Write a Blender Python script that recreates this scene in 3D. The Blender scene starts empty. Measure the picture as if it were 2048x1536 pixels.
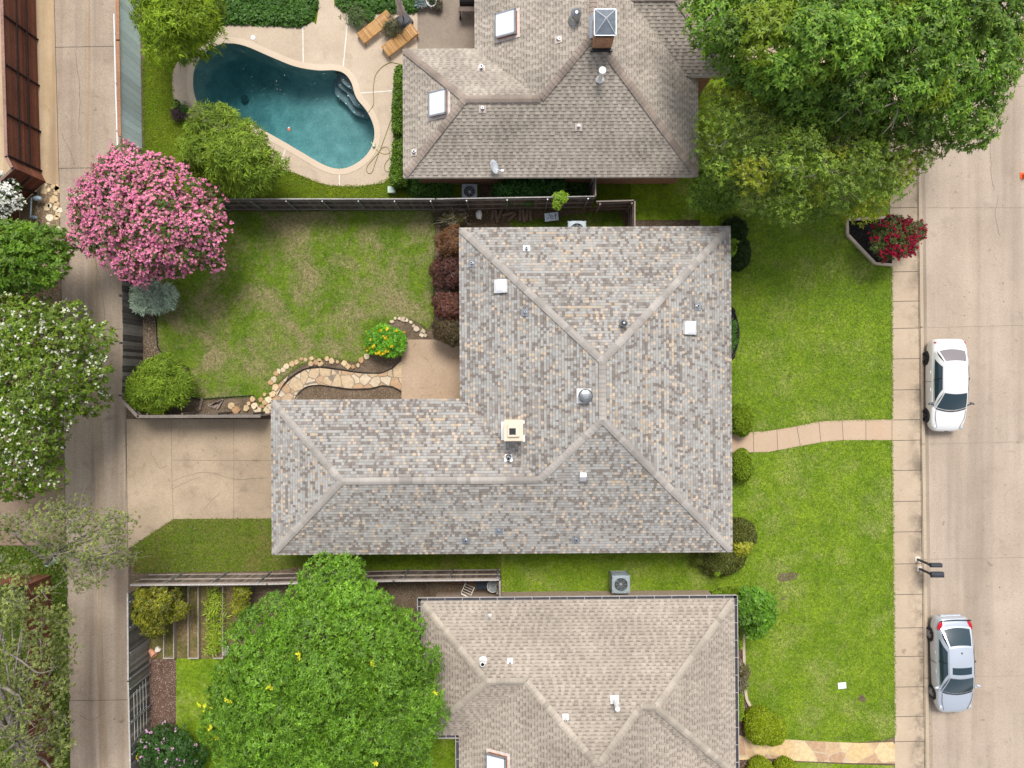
import bpy, bmesh, math, random
import numpy as np
from mathutils import Vector, Matrix
from mathutils.geometry import intersect_point_line
R = math.radians
random.seed(7)
rng = np.random.default_rng(7)
SC = bpy.context.scene
COL = SC.collection

# ---------------------------------------------------------------- camera, light, exposure
F, H = 1421.0, 34.5                       # focal length in photo pixels, drone height in metres
cam = bpy.data.cameras.new('camera')
cam.sensor_width = 36.0
cam.lens = 36.0 * F / 2048.0
cam.clip_end = 600
cam.clip_start = 0.5
co = bpy.data.objects.new('camera', cam)
co.location = (0, 0, H)
COL.objects.link(co)
SC.camera = co

SUN_EL, SUN_AZ = 61.0, -8.0
sl = bpy.data.lights.new('sun', 'SUN')
sl.energy = 2.6
sl.angle = R(22)
sl.color = (1.0, 0.945, 0.865)
so = bpy.data.objects.new('sun', sl)
so.rotation_euler = (-R(90 - SUN_EL), 0, R(SUN_AZ))
so.location = (0, 0, 50)
COL.objects.link(so)

w = bpy.data.worlds.new('World')
SC.world = w
w.use_nodes = True
wn = w.node_tree
sky = wn.nodes.new('ShaderNodeTexSky')
sky.sky_type = 'NISHITA'
sky.sun_disc = False
sky.sun_elevation = R(SUN_EL)
sky.sun_rotation = R(-SUN_AZ)
sky.air_density = 1.0
sky.dust_density = 3.0
sky.ozone_density = 1.0
hs = wn.nodes.new('ShaderNodeHueSaturation')
hs.inputs['Saturation'].default_value = 0.32
wn.links.new(sky.outputs[0], hs.inputs['Color'])
wn.links.new(hs.outputs[0], wn.nodes['Background'].inputs[0])
wn.nodes['Background'].inputs[1].default_value = 0.15

SC.view_settings.view_transform = 'Standard'
SC.view_settings.look = 'None'
SC.view_settings.exposure = 0.16
SC.view_settings.gamma = 1.0
SC.cycles.max_bounces = 6
SC.cycles.diffuse_bounces = 3
SC.cycles.glossy_bounces = 2
SC.cycles.transmission_bounces = 3
SC.cycles.transparent_max_bounces = 6

# ---------------------------------------------------------------- helpers
def P(x, y, z=0.0):
    "world point at height z that stands at photo pixel x, y"
    k = (H - z) / F
    return Vector(((x - 1024) * k, (768 - y) * k, z))

def PX(p):
    k = F / (H - p[2])
    return (1024 + p[0] * k, 768 - p[1] * k)

WO = {}
def tag(o, label=None, cat=None, group=None, kind=None):
    if label: o['label'] = label
    if cat: o['category'] = cat
    if group: o['group'] = group
    if kind: o['kind'] = kind
    return o

def thing(name, label, cat, loc=(0, 0, 0), group=None, rz=0):
    o = bpy.data.objects.new(name, None)
    o.empty_display_size = 0.2
    COL.objects.link(o)
    o.location = loc
    o.rotation_euler = (0, 0, rz)
    WO[o] = Vector(loc)
    return tag(o, label, cat, group)

def copy_tree(o, parent=None):
    c = o.copy()
    COL.objects.link(c)
    if parent: c.parent = parent
    for ch in list(o.children): copy_tree(ch, c)
    return c

def link(name, me, mats, parent=None, world=True):
    o = bpy.data.objects.new(name, me)
    for m in (mats if isinstance(mats, (list, tuple)) else [mats]): me.materials.append(m)
    COL.objects.link(o)
    if parent is not None:
        o.parent = parent
        if world:
            off = WO.get(parent, Vector((0, 0, 0)))
            if off.length: me.transform(Matrix.Translation(-off))
            WO[o] = off
        else: WO[o] = Vector((0, 0, 0))
    return o

class MB:
    def __init__(s): s.v = []; s.f = []; s.m = []; s.c = []; s.hc = False
    def face(s, pts, m=0, c=None):
        i = len(s.v)
        s.v += [tuple(p) for p in pts]
        s.f.append(tuple(range(i, i + len(pts)))); s.m.append(m)
        if c is not None: s.hc = True
        s.c.append(c or (1, 1, 1))
    def grid(s, g, cu=False, cv=False, m=0, c=None):
        i = len(s.v); a = len(g); b = len(g[0])
        for r in g: s.v += [tuple(p) for p in r]
        for r in range(a - (0 if cu else 1)):
            for q in range(b - (0 if cv else 1)):
                s.f.append((i + r * b + q, i + r * b + (q + 1) % b, i + ((r + 1) % a) * b + (q + 1) % b, i + ((r + 1) % a) * b + q))
                s.m.append(m); s.c.append(c or (1, 1, 1))
        if c is not None: s.hc = True
    def box(s, c, d, rz=0, m=0, col=None, mat=None):
        M = mat or (Matrix.Translation(c) @ Matrix.Rotation(rz, 4, 'Z'))
        x, y, z = d[0] / 2, d[1] / 2, d[2] / 2
        q = [M @ Vector((a * x, b * y, e * z)) for a in (-1, 1) for b in (-1, 1) for e in (-1, 1)]
        for f in ((0, 1, 3, 2), (4, 6, 7, 5), (0, 4, 5, 1), (2, 3, 7, 6), (0, 2, 6, 4), (1, 5, 7, 3)):
            s.face([q[k] for k in f], m, col)
    def bar(s, a, b, wd, ht, m=0, col=None, up=Vector((0, 0, 1))):
        a = Vector(a); b = Vector(b); d = b - a; L = d.length
        if L < 1e-6: return
        d.normalize()
        sd = d.cross(up)
        if sd.length < 1e-4: sd = d.cross(Vector((0, 1, 0)))
        sd.normalize(); u = sd.cross(d)
        M = Matrix((sd, d, u)).transposed().to_4x4(); M.translation = (a + b) / 2
        s.box(None, (wd, L, ht), m=m, col=col, mat=M)
    def prism(s, poly, z0, z1, m=0, col=None, bottom=False):
        n = len(poly)
        ar = sum(poly[i][0] * poly[(i + 1) % n][1] - poly[(i + 1) % n][0] * poly[i][1] for i in range(n))
        if ar < 0: poly = poly[::-1]
        s.face([(p[0], p[1], z1) for p in poly], m, col)
        if bottom: s.face([(p[0], p[1], z0) for p in poly[::-1]], m, col)
        for i in range(n):
            a, b = poly[i], poly[(i + 1) % n]
            s.face([(a[0], a[1], z0), (b[0], b[1], z0), (b[0], b[1], z1), (a[0], a[1], z1)], m, col)
    def tube(s, pts, rad, n=8, m=0, col=None, cap=True, closed=False):
        pts = [Vector(p) for p in pts]
        if not isinstance(rad, (list, tuple)): rad = [rad] * len(pts)
        g = []; ref = None
        for i, p in enumerate(pts):
            d = (pts[min(i + 1, len(pts) - 1)] - pts[max(i - 1, 0)])
            if d.length < 1e-7: d = Vector((0, 0, 1))
            d.normalize()
            if ref is None: ref = d.orthogonal().normalized()
            ref = (ref - d * ref.dot(d))
            if ref.length < 1e-5: ref = d.orthogonal()
            ref.normalize(); b = d.cross(ref)
            g.append([p + (ref * math.cos(6.2832 * k / n) + b * math.sin(6.2832 * k / n)) * rad[i] for k in range(n)])
        s.grid(g, False, True, m, col)
        if cap:
            s.face(g[0][::-1], m, col); s.face(g[-1], m, col)
    def lathe(s, prof, c, n=20, m=0, col=None, M=None):
        g = []
        for r, z in prof:
            row = [Vector((r * math.cos(6.2832 * k / n), r * math.sin(6.2832 * k / n), z)) for k in range(n)]
            g.append([(M @ p) if M else Vector(c) + p for p in row])
        s.grid(g, False, True, m, col)
    def ell(s, c, d, m=0, col=None, M=None, n=14, k=9):
        g = []
        for i in range(k + 1):
            t = math.pi * i / k
            g.append([(M or Matrix.Translation(c)) @ Vector((d[0] * math.sin(t) * math.cos(6.2832 * j / n), d[1] * math.sin(t) * math.sin(6.2832 * j / n), d[2] * math.cos(t))) for j in range(n)])
        s.grid(g[::-1], False, True, m, col)
    def strip(s, pts, wd, z, m=0, col=None):
        pts = [Vector((p[0], p[1], 0)) for p in pts]
        L = []
        for i, p in enumerate(pts):
            d = pts[min(i + 1, len(pts) - 1)] - pts[max(i - 1, 0)]
            d.normalize(); q = Vector((-d.y, d.x, 0)) * wd / 2
            L.append((p + q, p - q))
        for (a, b), (c, d) in zip(L, L[1:]):
            s.face([(b.x, b.y, z), (d.x, d.y, z), (c.x, c.y, z), (a.x, a.y, z)], m, col)
    def mesh(s, name, smooth=False, weld=False, bevel=0):
        me = bpy.data.meshes.new(name)
        me.from_pydata(s.v, [], s.f)
        me.polygons.foreach_set('material_index', s.m)
        if s.hc:
            at = me.color_attributes.new('Col', 'FLOAT_COLOR', 'CORNER')
            lt = np.array([len(f) for f in s.f])
            c = np.ones((len(s.f), 4), dtype=np.float32); c[:, :3] = np.array([tuple(x)[:3] for x in s.c])
            at.data.foreach_set('color', np.repeat(c, lt, axis=0).ravel())
        if weld or bevel:
            b = bmesh.new(); b.from_mesh(me)
            bmesh.ops.remove_doubles(b, verts=b.verts, dist=0.0004)
            bmesh.ops.recalc_face_normals(b, faces=b.faces)
            if bevel:
                ed = [e for e in b.edges if len(e.link_faces) == 2 and e.calc_face_angle(0) > 0.5]
                bmesh.ops.bevel(b, geom=ed, offset=bevel, segments=2, affect='EDGES', clamp_overlap=True)
            b.to_mesh(me); b.free()
        if smooth: me.polygons.foreach_set('use_smooth', [True] * len(me.polygons))
        me.update()
        return me
    def build(s, name, mats, parent=None, smooth=False, weld=False, bevel=0, world=True):
        return link(name, s.mesh(name, smooth, weld, bevel), mats, parent, world)

def curve(pts, n=6, closed=False):
    "Catmull-Rom through points (any dimension)"
    pts = [Vector(p) for p in pts]; out = []; m = len(pts)
    for i in range(m if closed else m - 1):
        g = (lambda j: pts[j % m]) if closed else (lambda j: pts[max(0, min(m - 1, j))])
        a, b, c, d = g(i - 1), g(i), g(i + 1), g(i + 2)
        for k in range(n):
            t = k / n
            out.append(0.5 * ((2 * b) + (c - a) * t + (2 * a - 5 * b + 4 * c - d) * t * t + (3 * b - a - 3 * c + d) * t ** 3))
    if not closed: out.append(pts[-1])
    return out

def pip(x, y, poly):
    ins = False; j = len(poly) - 1
    for i in range(len(poly)):
        xi, yi = poly[i][0], poly[i][1]; xj, yj = poly[j][0], poly[j][1]
        if (yi > y) != (yj > y) and x < (xj - xi) * (y - yi) / (yj - yi) + xi: ins = not ins
        j = i
    return ins

def edge_dist(x, y, poly):
    best = 1e9
    for i in range(len(poly)):
        ax, ay = poly[i][:2]; bx, by = poly[(i + 1) % len(poly)][:2]
        dx, dy = bx - ax, by - ay
        t = max(0, min(1, ((x - ax) * dx + (y - ay) * dy) / (dx * dx + dy * dy + 1e-9)))
        best = min(best, math.hypot(x - ax - t * dx, y - ay - t * dy))
    return best

# ---------------------------------------------------------------- materials
class NT:
    def __init__(s, name):
        s.m = bpy.data.materials.new(name); s.m.use_nodes = True
        s.t = s.m.node_tree; s.b = s.t.nodes['Principled BSDF']; s.out = s.t.nodes['Material Output']
        s.pos = s.n('ShaderNodeNewGeometry').outputs['Position']
    def n(s, ty): return s.t.nodes.new('' + ty)
    def l(s, a, b): s.t.links.new(a, b)
    def val(s, sock, v):
        if hasattr(v, 'is_linked') or hasattr(v, 'links'): s.l(v, sock)
        else:
            if sock.type == 'RGBA' and len(v) == 3: v = (*v, 1)
            sock.default_value = v
    def noise(s, scale, detail=4, rough=0.55, stretch=None, vec=None, dist=0):
        x = s.n('ShaderNodeTexNoise'); v = vec or s.pos
        if stretch:
            mp = s.n('ShaderNodeMapping'); s.l(v, mp.inputs[0]); mp.inputs['Scale'].default_value = stretch; v = mp.outputs[0]
        s.l(v, x.inputs['Vector']); x.inputs['Scale'].default_value = scale
        x.inputs['Detail'].default_value = detail; x.inputs['Roughness'].default_value = rough; x.inputs['Distortion'].default_value = dist
        return x.outputs['Fac']
    def ramp(s, f, lo, hi, a=0.0, b=1.0):
        x = s.n('ShaderNodeMapRange'); s.l(f, x.inputs[0])
        for i, v in enumerate((lo, hi, a, b)): x.inputs[i + 1].default_value = v
        return x.outputs[0]
    def mix(s, f, a, b, mode='MIX'):
        x = s.n('ShaderNodeMix'); x.data_type = 'RGBA'; x.blend_type = mode
        s.val(x.inputs[0], f); s.val(x.inputs[6], a); s.val(x.inputs[7], b)
        return x.outputs[2]
    def mul(s, c, f):
        x = s.n('ShaderNodeMix'); x.data_type = 'RGBA'; x.blend_type = 'MULTIPLY'; x.inputs[0].default_value = 1
        s.val(x.inputs[6], c)
        cb = s.n('ShaderNodeCombineColor')
        for i in range(3): s.l(f, cb.inputs[i])
        s.l(cb.outputs[0], x.inputs[7]); return x.outputs[2]
    def bump(s, f, strength, dist=0.02):
        x = s.n('ShaderNodeBump'); s.l(f, x.inputs['Height']); x.inputs['Strength'].default_value = strength; x.inputs['Distance'].default_value = dist
        s.l(x.outputs[0], s.b.inputs['Normal'])
    def done(s, c, rough=0.8, metal=0, spec=0.3):
        s.val(s.b.inputs['Base Color'], c); s.val(s.b.inputs['Roughness'], rough)
        s.b.inputs['Metallic'].default_value = metal; s.b.inputs['Specular IOR Level'].default_value = spec
        return s.m

MC = {}
def plain(name, c, rough=0.6, metal=0, var=0.15, scale=6, spec=0.4):
    if name in MC: return MC[name]
    t = NT(name)
    f = t.ramp(t.noise(scale, 5), 0.3, 0.7, 1 - var, 1 + var)
    MC[name] = t.done(t.mul(c, f), rough, metal, spec)
    return MC[name]

def attr_mat(name, rough=0.85, var=0.12, scale=30, stain=0.0, spec=0.2, trans=0.0, bump=0.0):
    if name in MC: return MC[name]
    t = NT(name)
    a = t.n('ShaderNodeAttribute'); a.attribute_name = 'Col'
    c = t.mul(a.outputs['Color'], t.ramp(t.noise(scale, 3), 0.3, 0.7, 1 - var, 1 + var))
    if stain:
        c = t.mul(c, t.ramp(t.noise(0.35, 6, 0.6), 0.42, 0.7, 1.06, 1 - stain))
        c = t.mul(c, t.ramp(t.noise(1.3, 5, 0.6), 0.35, 0.75, 1.04, 1 - stain * 0.6))
    m = t.done(c, rough, 0, spec)
    if trans:
        tr = t.n('ShaderNodeBsdfTranslucent'); t.l(c, tr.inputs[0])
        mx = t.n('ShaderNodeMixShader'); mx.inputs[0].default_value = trans
        t.l(t.b.outputs[0], mx.inputs[1]); t.l(tr.outputs[0], mx.inputs[2]); t.l(mx.outputs[0], t.out.inputs[0])
    MC[name] = m
    return m

def concrete(name, c1, c2, stain=(0.2, 0.17, 0.14), stain_amt=0.5, streak=None, speck=0.16, big=0.35, rust=None):
    t = NT(name)
    c = t.mix(t.ramp(t.noise(big, 6, 0.6), 0.33, 0.68), c1, c2)
    if streak:
        c = t.mix(t.ramp(t.noise(1.0, 3, 0.5, stretch=streak), 0.5, 0.72, 0, stain_amt), c, stain)
        c = t.mul(c, t.ramp(t.noise(1.0, 4, 0.6, stretch=(streak[0] * 2.3, streak[1] * 2.3, 1)), 0.3, 0.7, 0.9, 1.08))
    c = t.mix(t.ramp(t.noise(1.1, 7, 0.65, dist=0.4), 0.56, 0.78, 0, stain_amt * 0.7), c, stain)
    if rust: c = t.mix(t.ramp(t.noise(0.5, 5, 0.6, dist=0.5), 0.55, 0.75, 0, 0.5), c, rust)
    c = t.mix(t.ramp(t.noise(2.6, 3, 0.5, dist=0.8), 0.68, 0.76, 0, stain_amt * 0.6), c, tuple(x * .6 for x in stain))
    c = t.mix(t.ramp(t.noise(9, 2, 0.4), 0.74, 0.8, 0, stain_amt * 0.8), c, tuple(x * .55 for x in stain))
    f = t.noise(16, 6, 0.75)
    c = t.mul(c, t.ramp(f, 0.3, 0.7, 1 - speck, 1 + speck))
    c = t.mul(c, t.ramp(t.noise(70, 2, 0.5), 0.25, 0.75, 1 - speck, 1 + speck))
    t.bump(f, 0.2, 0.01)
    return t.done(c, 0.9, 0, 0.2)

def grass(name, c1, c2, dry, dry_lo=0.55, dry_hi=0.72, dry_amt=0.8, grain=0.42, dark=(0.035, 0.08, 0.01)):
    t = NT(name)
    c = t.mix(t.ramp(t.noise(0.6, 7, 0.7), 0.36, 0.64), c1, c2)
    c = t.mix(t.ramp(t.noise(2.0, 6, 0.7), 0.52, 0.72, 0, 0.6), c, dark)
    c = t.mix(t.ramp(t.noise(0.42, 8, 0.75, dist=0.3), dry_lo, dry_hi, 0, dry_amt), c, dry)
    c = t.mix(t.ramp(t.noise(3.2, 7, 0.8), 0.55, 0.72, 0, 0.5), c, dry)
    c = t.mul(c, t.ramp(t.noise(7, 5, 0.85), 0.3, 0.7, 1 - grain, 1 + grain))
    g = t.noise(17, 3, 0.8)
    c = t.mul(c, t.ramp(g, 0.3, 0.7, 1 - grain * .8, 1 + grain * .8))
    t.bump(t.noise(12, 5, 0.85), 1.0, 0.06)
    return t.done(c, 0.95, 0, 0.08)

def soil(name, c1, c2, chips=None, scale=30, amt=0.5):
    t = NT(name)
    c = t.mix(t.ramp(t.noise(1.5, 6, 0.65), 0.35, 0.65), c1, c2)
    if chips:
        v = t.n('ShaderNodeTexVoronoi'); t.l(t.pos, v.inputs['Vector']); v.inputs['Scale'].default_value = scale
        sp = t.n('ShaderNodeSeparateColor'); t.l(v.outputs['Color'], sp.inputs[0])
        c = t.mix(t.ramp(sp.outputs[0], 1 - amt, 1 - amt + 0.06), c, chips)
        c = t.mul(c, t.ramp(v.outputs['Distance'], 0.1, 0.7, 1.2, 0.6))
    f = t.noise(24, 6, 0.8)
    c = t.mul(c, t.ramp(f, 0.3, 0.7, 0.65, 1.35))
    t.bump(f, 0.6, 0.03)
    return t.done(c, 0.95, 0, 0.1)

def flag(name, cols, grout, scale, gw=0.05):
    t = NT(name)
    vv = t.n('ShaderNodeMix'); vv.data_type = 'VECTOR'; vv.inputs[0].default_value = 0.18
    nz = t.n('ShaderNodeTexNoise'); nz.inputs['Scale'].default_value = 2.5; t.l(t.pos, nz.inputs['Vector'])
    t.l(t.pos, vv.inputs[4]); t.l(nz.outputs['Color'], vv.inputs[5])
    mp = t.n('ShaderNodeMapping'); t.l(vv.outputs[1], mp.inputs[0]); mp.inputs['Scale'].default_value = (1, 1, 0)
    v = t.n('ShaderNodeTexVoronoi'); t.l(mp.outputs[0], v.inputs['Vector']); v.inputs['Scale'].default_value = scale
    e = t.n('ShaderNodeTexVoronoi'); e.feature = 'DISTANCE_TO_EDGE'; t.l(mp.outputs[0], e.inputs['Vector']); e.inputs['Scale'].default_value = scale
    sp = t.n('ShaderNodeSeparateColor'); t.l(v.outputs['Color'], sp.inputs[0])
    c = t.mix(t.ramp(sp.outputs[0], 0.3, 0.6), cols[0], cols[1])
    c = t.mix(t.ramp(sp.outputs[1], 0.62, 0.7), c, cols[2])
    c = t.mul(c, t.ramp(t.noise(6, 6, 0.7), 0.3, 0.7, 0.78, 1.2))
    c = t.mix(t.ramp(e.outputs['Distance'], gw * 0.6, gw, 1, 0), c, grout)
    c = t.mul(c, t.ramp(t.noise(40, 3, 0.6), 0.3, 0.7, 0.88, 1.12))
    return t.done(c, 0.85, 0, 0.2)

def brick(name, a, b, mo):
    t = NT(name)
    x = t.n('ShaderNodeTexBrick'); 
    tc = t.n('ShaderNodeTexCoord'); sx = t.n('ShaderNodeSeparateXYZ'); t.l(tc.outputs['Object'], sx.inputs[0])
    ad = t.n('ShaderNodeMath'); t.l(sx.outputs[0], ad.inputs[0]); t.l(sx.outputs[1], ad.inputs[1])
    cb = t.n('ShaderNodeCombineXYZ'); t.l(ad.outputs[0], cb.inputs[0]); t.l(sx.outputs[2], cb.inputs[1])
    t.l(cb.outputs[0], x.inputs['Vector'])
    t.val(x.inputs['Color1'], a); t.val(x.inputs['Color2'], b); t.val(x.inputs['Mortar'], mo)
    x.inputs['Scale'].default_value = 1; x.inputs['Brick Width'].default_value = 0.22; x.inputs['Row Height'].default_value = 0.08; x.inputs['Mortar Size'].default_value = 0.008
    return t.done(t.mul(x.outputs[0], t.ramp(t.noise(12, 4), 0.3, 0.7, 0.75, 1.2)), 0.9)
# ---------------------------------------------------------------- the setting: ground, paving, lawns, pool
def px_poly(pts, z=0.0): return [P(x, y, z) for x, y in pts]
def sheet(name, pts, z, m, kind='structure', joints=(), jm=None, jw=0.03, smooth_n=0, thick=0):
    if smooth_n: pts = [(p[0], p[1]) for p in curve([(x, y) for x, y in pts], smooth_n, True)]
    mb = MB(); q = px_poly(pts, z)
    if thick: mb.prism([(p.x, p.y) for p in q], z - thick, z)
    else:
        ar = sum(q[i].x * q[(i + 1) % len(q)].y - q[(i + 1) % len(q)].x * q[i].y for i in range(len(q)))
        mb.face(q if ar > 0 else q[::-1])
    for j in joints: mb.strip(px_poly(j), jw, z + 0.004, m=1)
    return tag(mb.build(name, [m, jm] if jm else [m]), kind=kind)

M_joint = plain('joint', (0.09, 0.075, 0.062), 0.95)
M_jointd = plain('driveway_joint', (0.17, 0.13, 0.1), 0.95)
M_jointf = plain('faint_joint', (0.25, 0.205, 0.165), 0.95)
M_jointw = plain('joint_sealant', (0.72, 0.68, 0.62), 0.8)
M_soil = soil('soil', (0.15, 0.108, 0.072), (0.23, 0.175, 0.125), (0.3, 0.24, 0.17), 22, 0.08)
M_outer = soil('far_ground', (0.10, 0.12, 0.045), (0.17, 0.15, 0.09))
M_road = concrete('road_concrete', (0.40, 0.325, 0.258), (0.47, 0.387, 0.313), (0.27, 0.215, 0.17), 0.85, (0.7, 0.04, 1), 0.17)
M_walk = concrete('sidewalk_concrete', (0.44, 0.345, 0.25), (0.53, 0.43, 0.32), (0.24, 0.195, 0.15), 0.75, None, 0.12)
def walk_mat():
    m = concrete('sidewalk_concrete2', (0.43, 0.335, 0.245), (0.52, 0.42, 0.31), (0.25, 0.2, 0.155), 0.7, None, 0.12)
    t = NT.__new__(NT); t.m = m; t.t = m.node_tree; t.b = t.t.nodes['Principled BSDF']
    pos = t.n('ShaderNodeNewGeometry').outputs['Position']
    sx = t.n('ShaderNodeSeparateXYZ'); t.l(pos, sx.inputs[0])
    src = t.b.inputs['Base Color'].links[0].from_socket
    band = t.ramp(sx.outputs[0], P(1812, 0).x, P(1842, 0).x)
    nz = t.ramp(t.noise(1.1, 6, 0.7, vec=pos), 0.42, 0.62)
    mm = t.n('ShaderNodeMath'); mm.operation = 'MULTIPLY'; t.l(band, mm.inputs[0]); t.l(nz, mm.inputs[1])
    t.l(t.mix(mm.outputs[0], src, (0.17, 0.14, 0.11)), t.b.inputs['Base Color'])
    return m
M_kerb = concrete('kerb_concrete', (0.42, 0.34, 0.25), (0.50, 0.41, 0.31), (0.26, 0.21, 0.16), 0.6)
M_gutter = concrete('gutter_concrete', (0.32, 0.265, 0.21), (0.40, 0.33, 0.265), (0.2, 0.16, 0.12), 0.6, (2, 0.1, 1))
M_alley = concrete('alley_concrete', (0.335, 0.27, 0.21), (0.44, 0.36, 0.283), (0.21, 0.165, 0.125), 0.95, (1.0, 0.045, 1), 0.22)
M_seam = concrete('alley_seam', (0.33, 0.255, 0.185), (0.42, 0.335, 0.25), (0.2, 0.14, 0.09), 0.5, (3, 0.1, 1), 0.2)
M_drive = concrete('driveway_concrete', (0.29, 0.225, 0.16), (0.50, 0.395, 0.285), (0.18, 0.14, 0.105), 0.95, None, 0.17, 0.22)
M_brown = concrete('brown_concrete', (0.20, 0.145, 0.105), (0.28, 0.21, 0.155), (0.14, 0.1, 0.075), 0.6, None, 0.15)
M_tan = concrete('tan_concrete', (0.42, 0.30, 0.18), (0.54, 0.42, 0.28), (0.28, 0.2, 0.13), 0.6, (1.5, 0.1, 1), 0.12)
M_deck = concrete('deck_concrete', (0.46, 0.37, 0.28), (0.59, 0.49, 0.38), (0.31, 0.255, 0.205), 0.95, None, 0.12)
M_patio = concrete('patio_concrete', (0.22, 0.18, 0.145), (0.34, 0.285, 0.23), (0.14, 0.115, 0.095), 0.8, None, 0.16)
M_patio2 = concrete('garden_patio_concrete', (0.38, 0.28, 0.195), (0.46, 0.35, 0.255), (0.20, 0.145, 0.105), 0.95, None, 0.14, 0.5)
M_path = concrete('front_path_concrete', (0.47, 0.345, 0.245), (0.53, 0.40, 0.29), (0.38, 0.28, 0.2), 0.3, None, 0.08, rust=(0.5, 0.32, 0.2))
M_glawn = grass('front_grass', (0.13, 0.235, 0.012), (0.235, 0.345, 0.022), (0.44, 0.41, 0.17), 0.5, 0.72, 0.7)
M_gback = grass('back_grass', (0.095, 0.18, 0.014), (0.175, 0.26, 0.022), (0.31, 0.25, 0.14), 0.445, 0.6, 0.9)
M_gpool = grass('pool_grass', (0.10, 0.17, 0.008), (0.17, 0.22, 0.012), (0.28, 0.24, 0.05), 0.55, 0.75, 0.6)
M_gside = grass('side_grass', (0.08, 0.145, 0.010), (0.15, 0.215, 0.016), (0.26, 0.18, 0.08), 0.5, 0.7, 0.7)
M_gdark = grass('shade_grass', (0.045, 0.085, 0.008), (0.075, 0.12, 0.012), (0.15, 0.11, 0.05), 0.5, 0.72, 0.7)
M_mulch = soil('brown_mulch', (0.13, 0.075, 0.055), (0.19, 0.12, 0.09), (0.42, 0.33, 0.28), 34, 0.16)
M_blackmulch = soil('black_mulch', (0.012, 0.011, 0.011), (0.026, 0.023, 0.022), (0.06, 0.05, 0.05), 34, 0.12)
M_gravel = soil('tan_gravel', (0.25, 0.17, 0.10), (0.33, 0.24, 0.15), (0.45, 0.36, 0.25), 26, 0.3)
M_flag = flag('garden_flagstone', ((0.52, 0.40, 0.26), (0.58, 0.49, 0.36), (0.46, 0.31, 0.19)), (0.24, 0.195, 0.15), 2.3, 0.04)
M_flag2 = flag('front_flagstone', ((0.62, 0.45, 0.24), (0.46, 0.30, 0.19), (0.66, 0.50, 0.29)), (0.52, 0.42, 0.3), 1.3, 0.02)

# world far ground, then the raised block of yards (0.15 m above the street)
kx = P(1836, 768).x
pool_o = [(p[0], p[1]) for p in curve([(385, 165), (388, 138), (403, 110), (427, 93), (455, 86), (490, 91), (540, 112), (590, 132), (635, 140), (670, 140), (690, 147), (704, 165), (714, 195), (735, 222), (748, 250), (750, 275), (742, 300), (725, 320), (700, 335), (675, 339), (645, 330), (600, 304), (550, 275), (500, 250), (440, 235), (400, 212), (388, 190)], 4, True)]
def holed(name, outer, z, m):
    bm = bmesh.new(); ed = []
    for pts in (outer, [P(x, y, z) for x, y in pool_o]):
        rr = [bm.verts.new((p[0], p[1], z)) for p in pts]
        for i in range(len(rr)): ed.append(bm.edges.new((rr[i], rr[(i + 1) % len(rr)])))
    bmesh.ops.triangle_fill(bm, use_beauty=True, use_dissolve=False, edges=ed)
    bmesh.ops.recalc_face_normals(bm, faces=bm.faces)
    if sum(f.normal.z for f in bm.faces) < 0: bmesh.ops.reverse_faces(bm, faces=bm.faces)
    me = bpy.data.meshes.new(name); bm.to_mesh(me); bm.free()
    return tag(link(name, me, m), kind='structure')
holed('ground', [(-220, -220), (220, -220), (220, 220), (-220, 220)], -0.17, M_outer)
holed('yard_soil', [(-110, -90), (kx + 0.35, -90), (kx + 0.05, 90), (-110, 90)], 0.0, M_soil)

Y0, Y1 = -900, 2400
def ex(x0, y0, x1, y1, y): return x0 + (x1 - x0) * (y - y0) / (y1 - y0)
def line(a, b): return [(ex(*a, *b, Y0), Y0), (ex(*a, *b, Y1), Y1)]
kb = lambda y: 1838 + (y - 390) * (15 / 1146)
# street
mb = MB()
mb.face([P(kb(Y1) + 6, Y1, -0.14), P(2500, Y1, -0.14), P(2500, Y0, -0.14), P(kb(Y0) + 6, Y0, -0.14)])
for y, a in ((414, 0), (655, -6), (889, -6), (1120, -5), (1357, -4), (170, 0), (-60, 0)):
    mb.strip([P(kb(y) + 9, y, 0), P(2100, y + a, 0), P(2480, y + a, 0)], 0.016, -0.136, m=1)
mb.strip([P(2300, Y0), P(2300, Y1)], 0.03, -0.136, m=1)
tag(mb.build('street', [M_road, M_jointf]), kind='structure')
mb = MB(); mb.strip([P(kb(y) + 11, y) for y in (Y0, 390, 1536, Y1)], 0.24, -0.134); tag(mb.build('gutter', M_gutter), kind='structure')
mb = MB()
ky = [-400, -155, 90, 335, 655, 889, 1120, 1357, 1560, 1900, 2200]
for y0, y1 in zip(ky, ky[1:]):
    mb.prism([P(kb(y1) - 2, y1 - 0.6).xy, P(kb(y1) + 6.5, y1 - 0.6).xy, P(kb(y0) + 6.5, y0).xy, P(kb(y0) - 2, y0).xy], -0.165, 0.012)
tag(mb.build('kerb', M_kerb, bevel=0.03), kind='structure')
# pavement along the street
sj = [-60, 0, 62, 124, 186, 248, 305, 362, 415, 484, 543, 602, 656, 717, 779, 839, 880, 940, 1002, 1063, 1127, 1188, 1255, 1312, 1373, 1432, 1482, 1540, 1600]
sw = lambda y: 1781 + (y - 530) * (9 / 1000)
sheet('sidewalk', [(sw(Y0), Y0), (kb(Y0) - 2, Y0), (kb(Y1) - 2, Y1), (sw(Y1), Y1)], 0.014, walk_mat(),
      joints=[[(sw(y), y + 1), (kb(y) - 3, y)] for y in sj] + [[(kb(y) - 4, y) for y in (Y0, 300, 900, 1536, Y1)]], jm=M_joint, jw=0.028)
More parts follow.
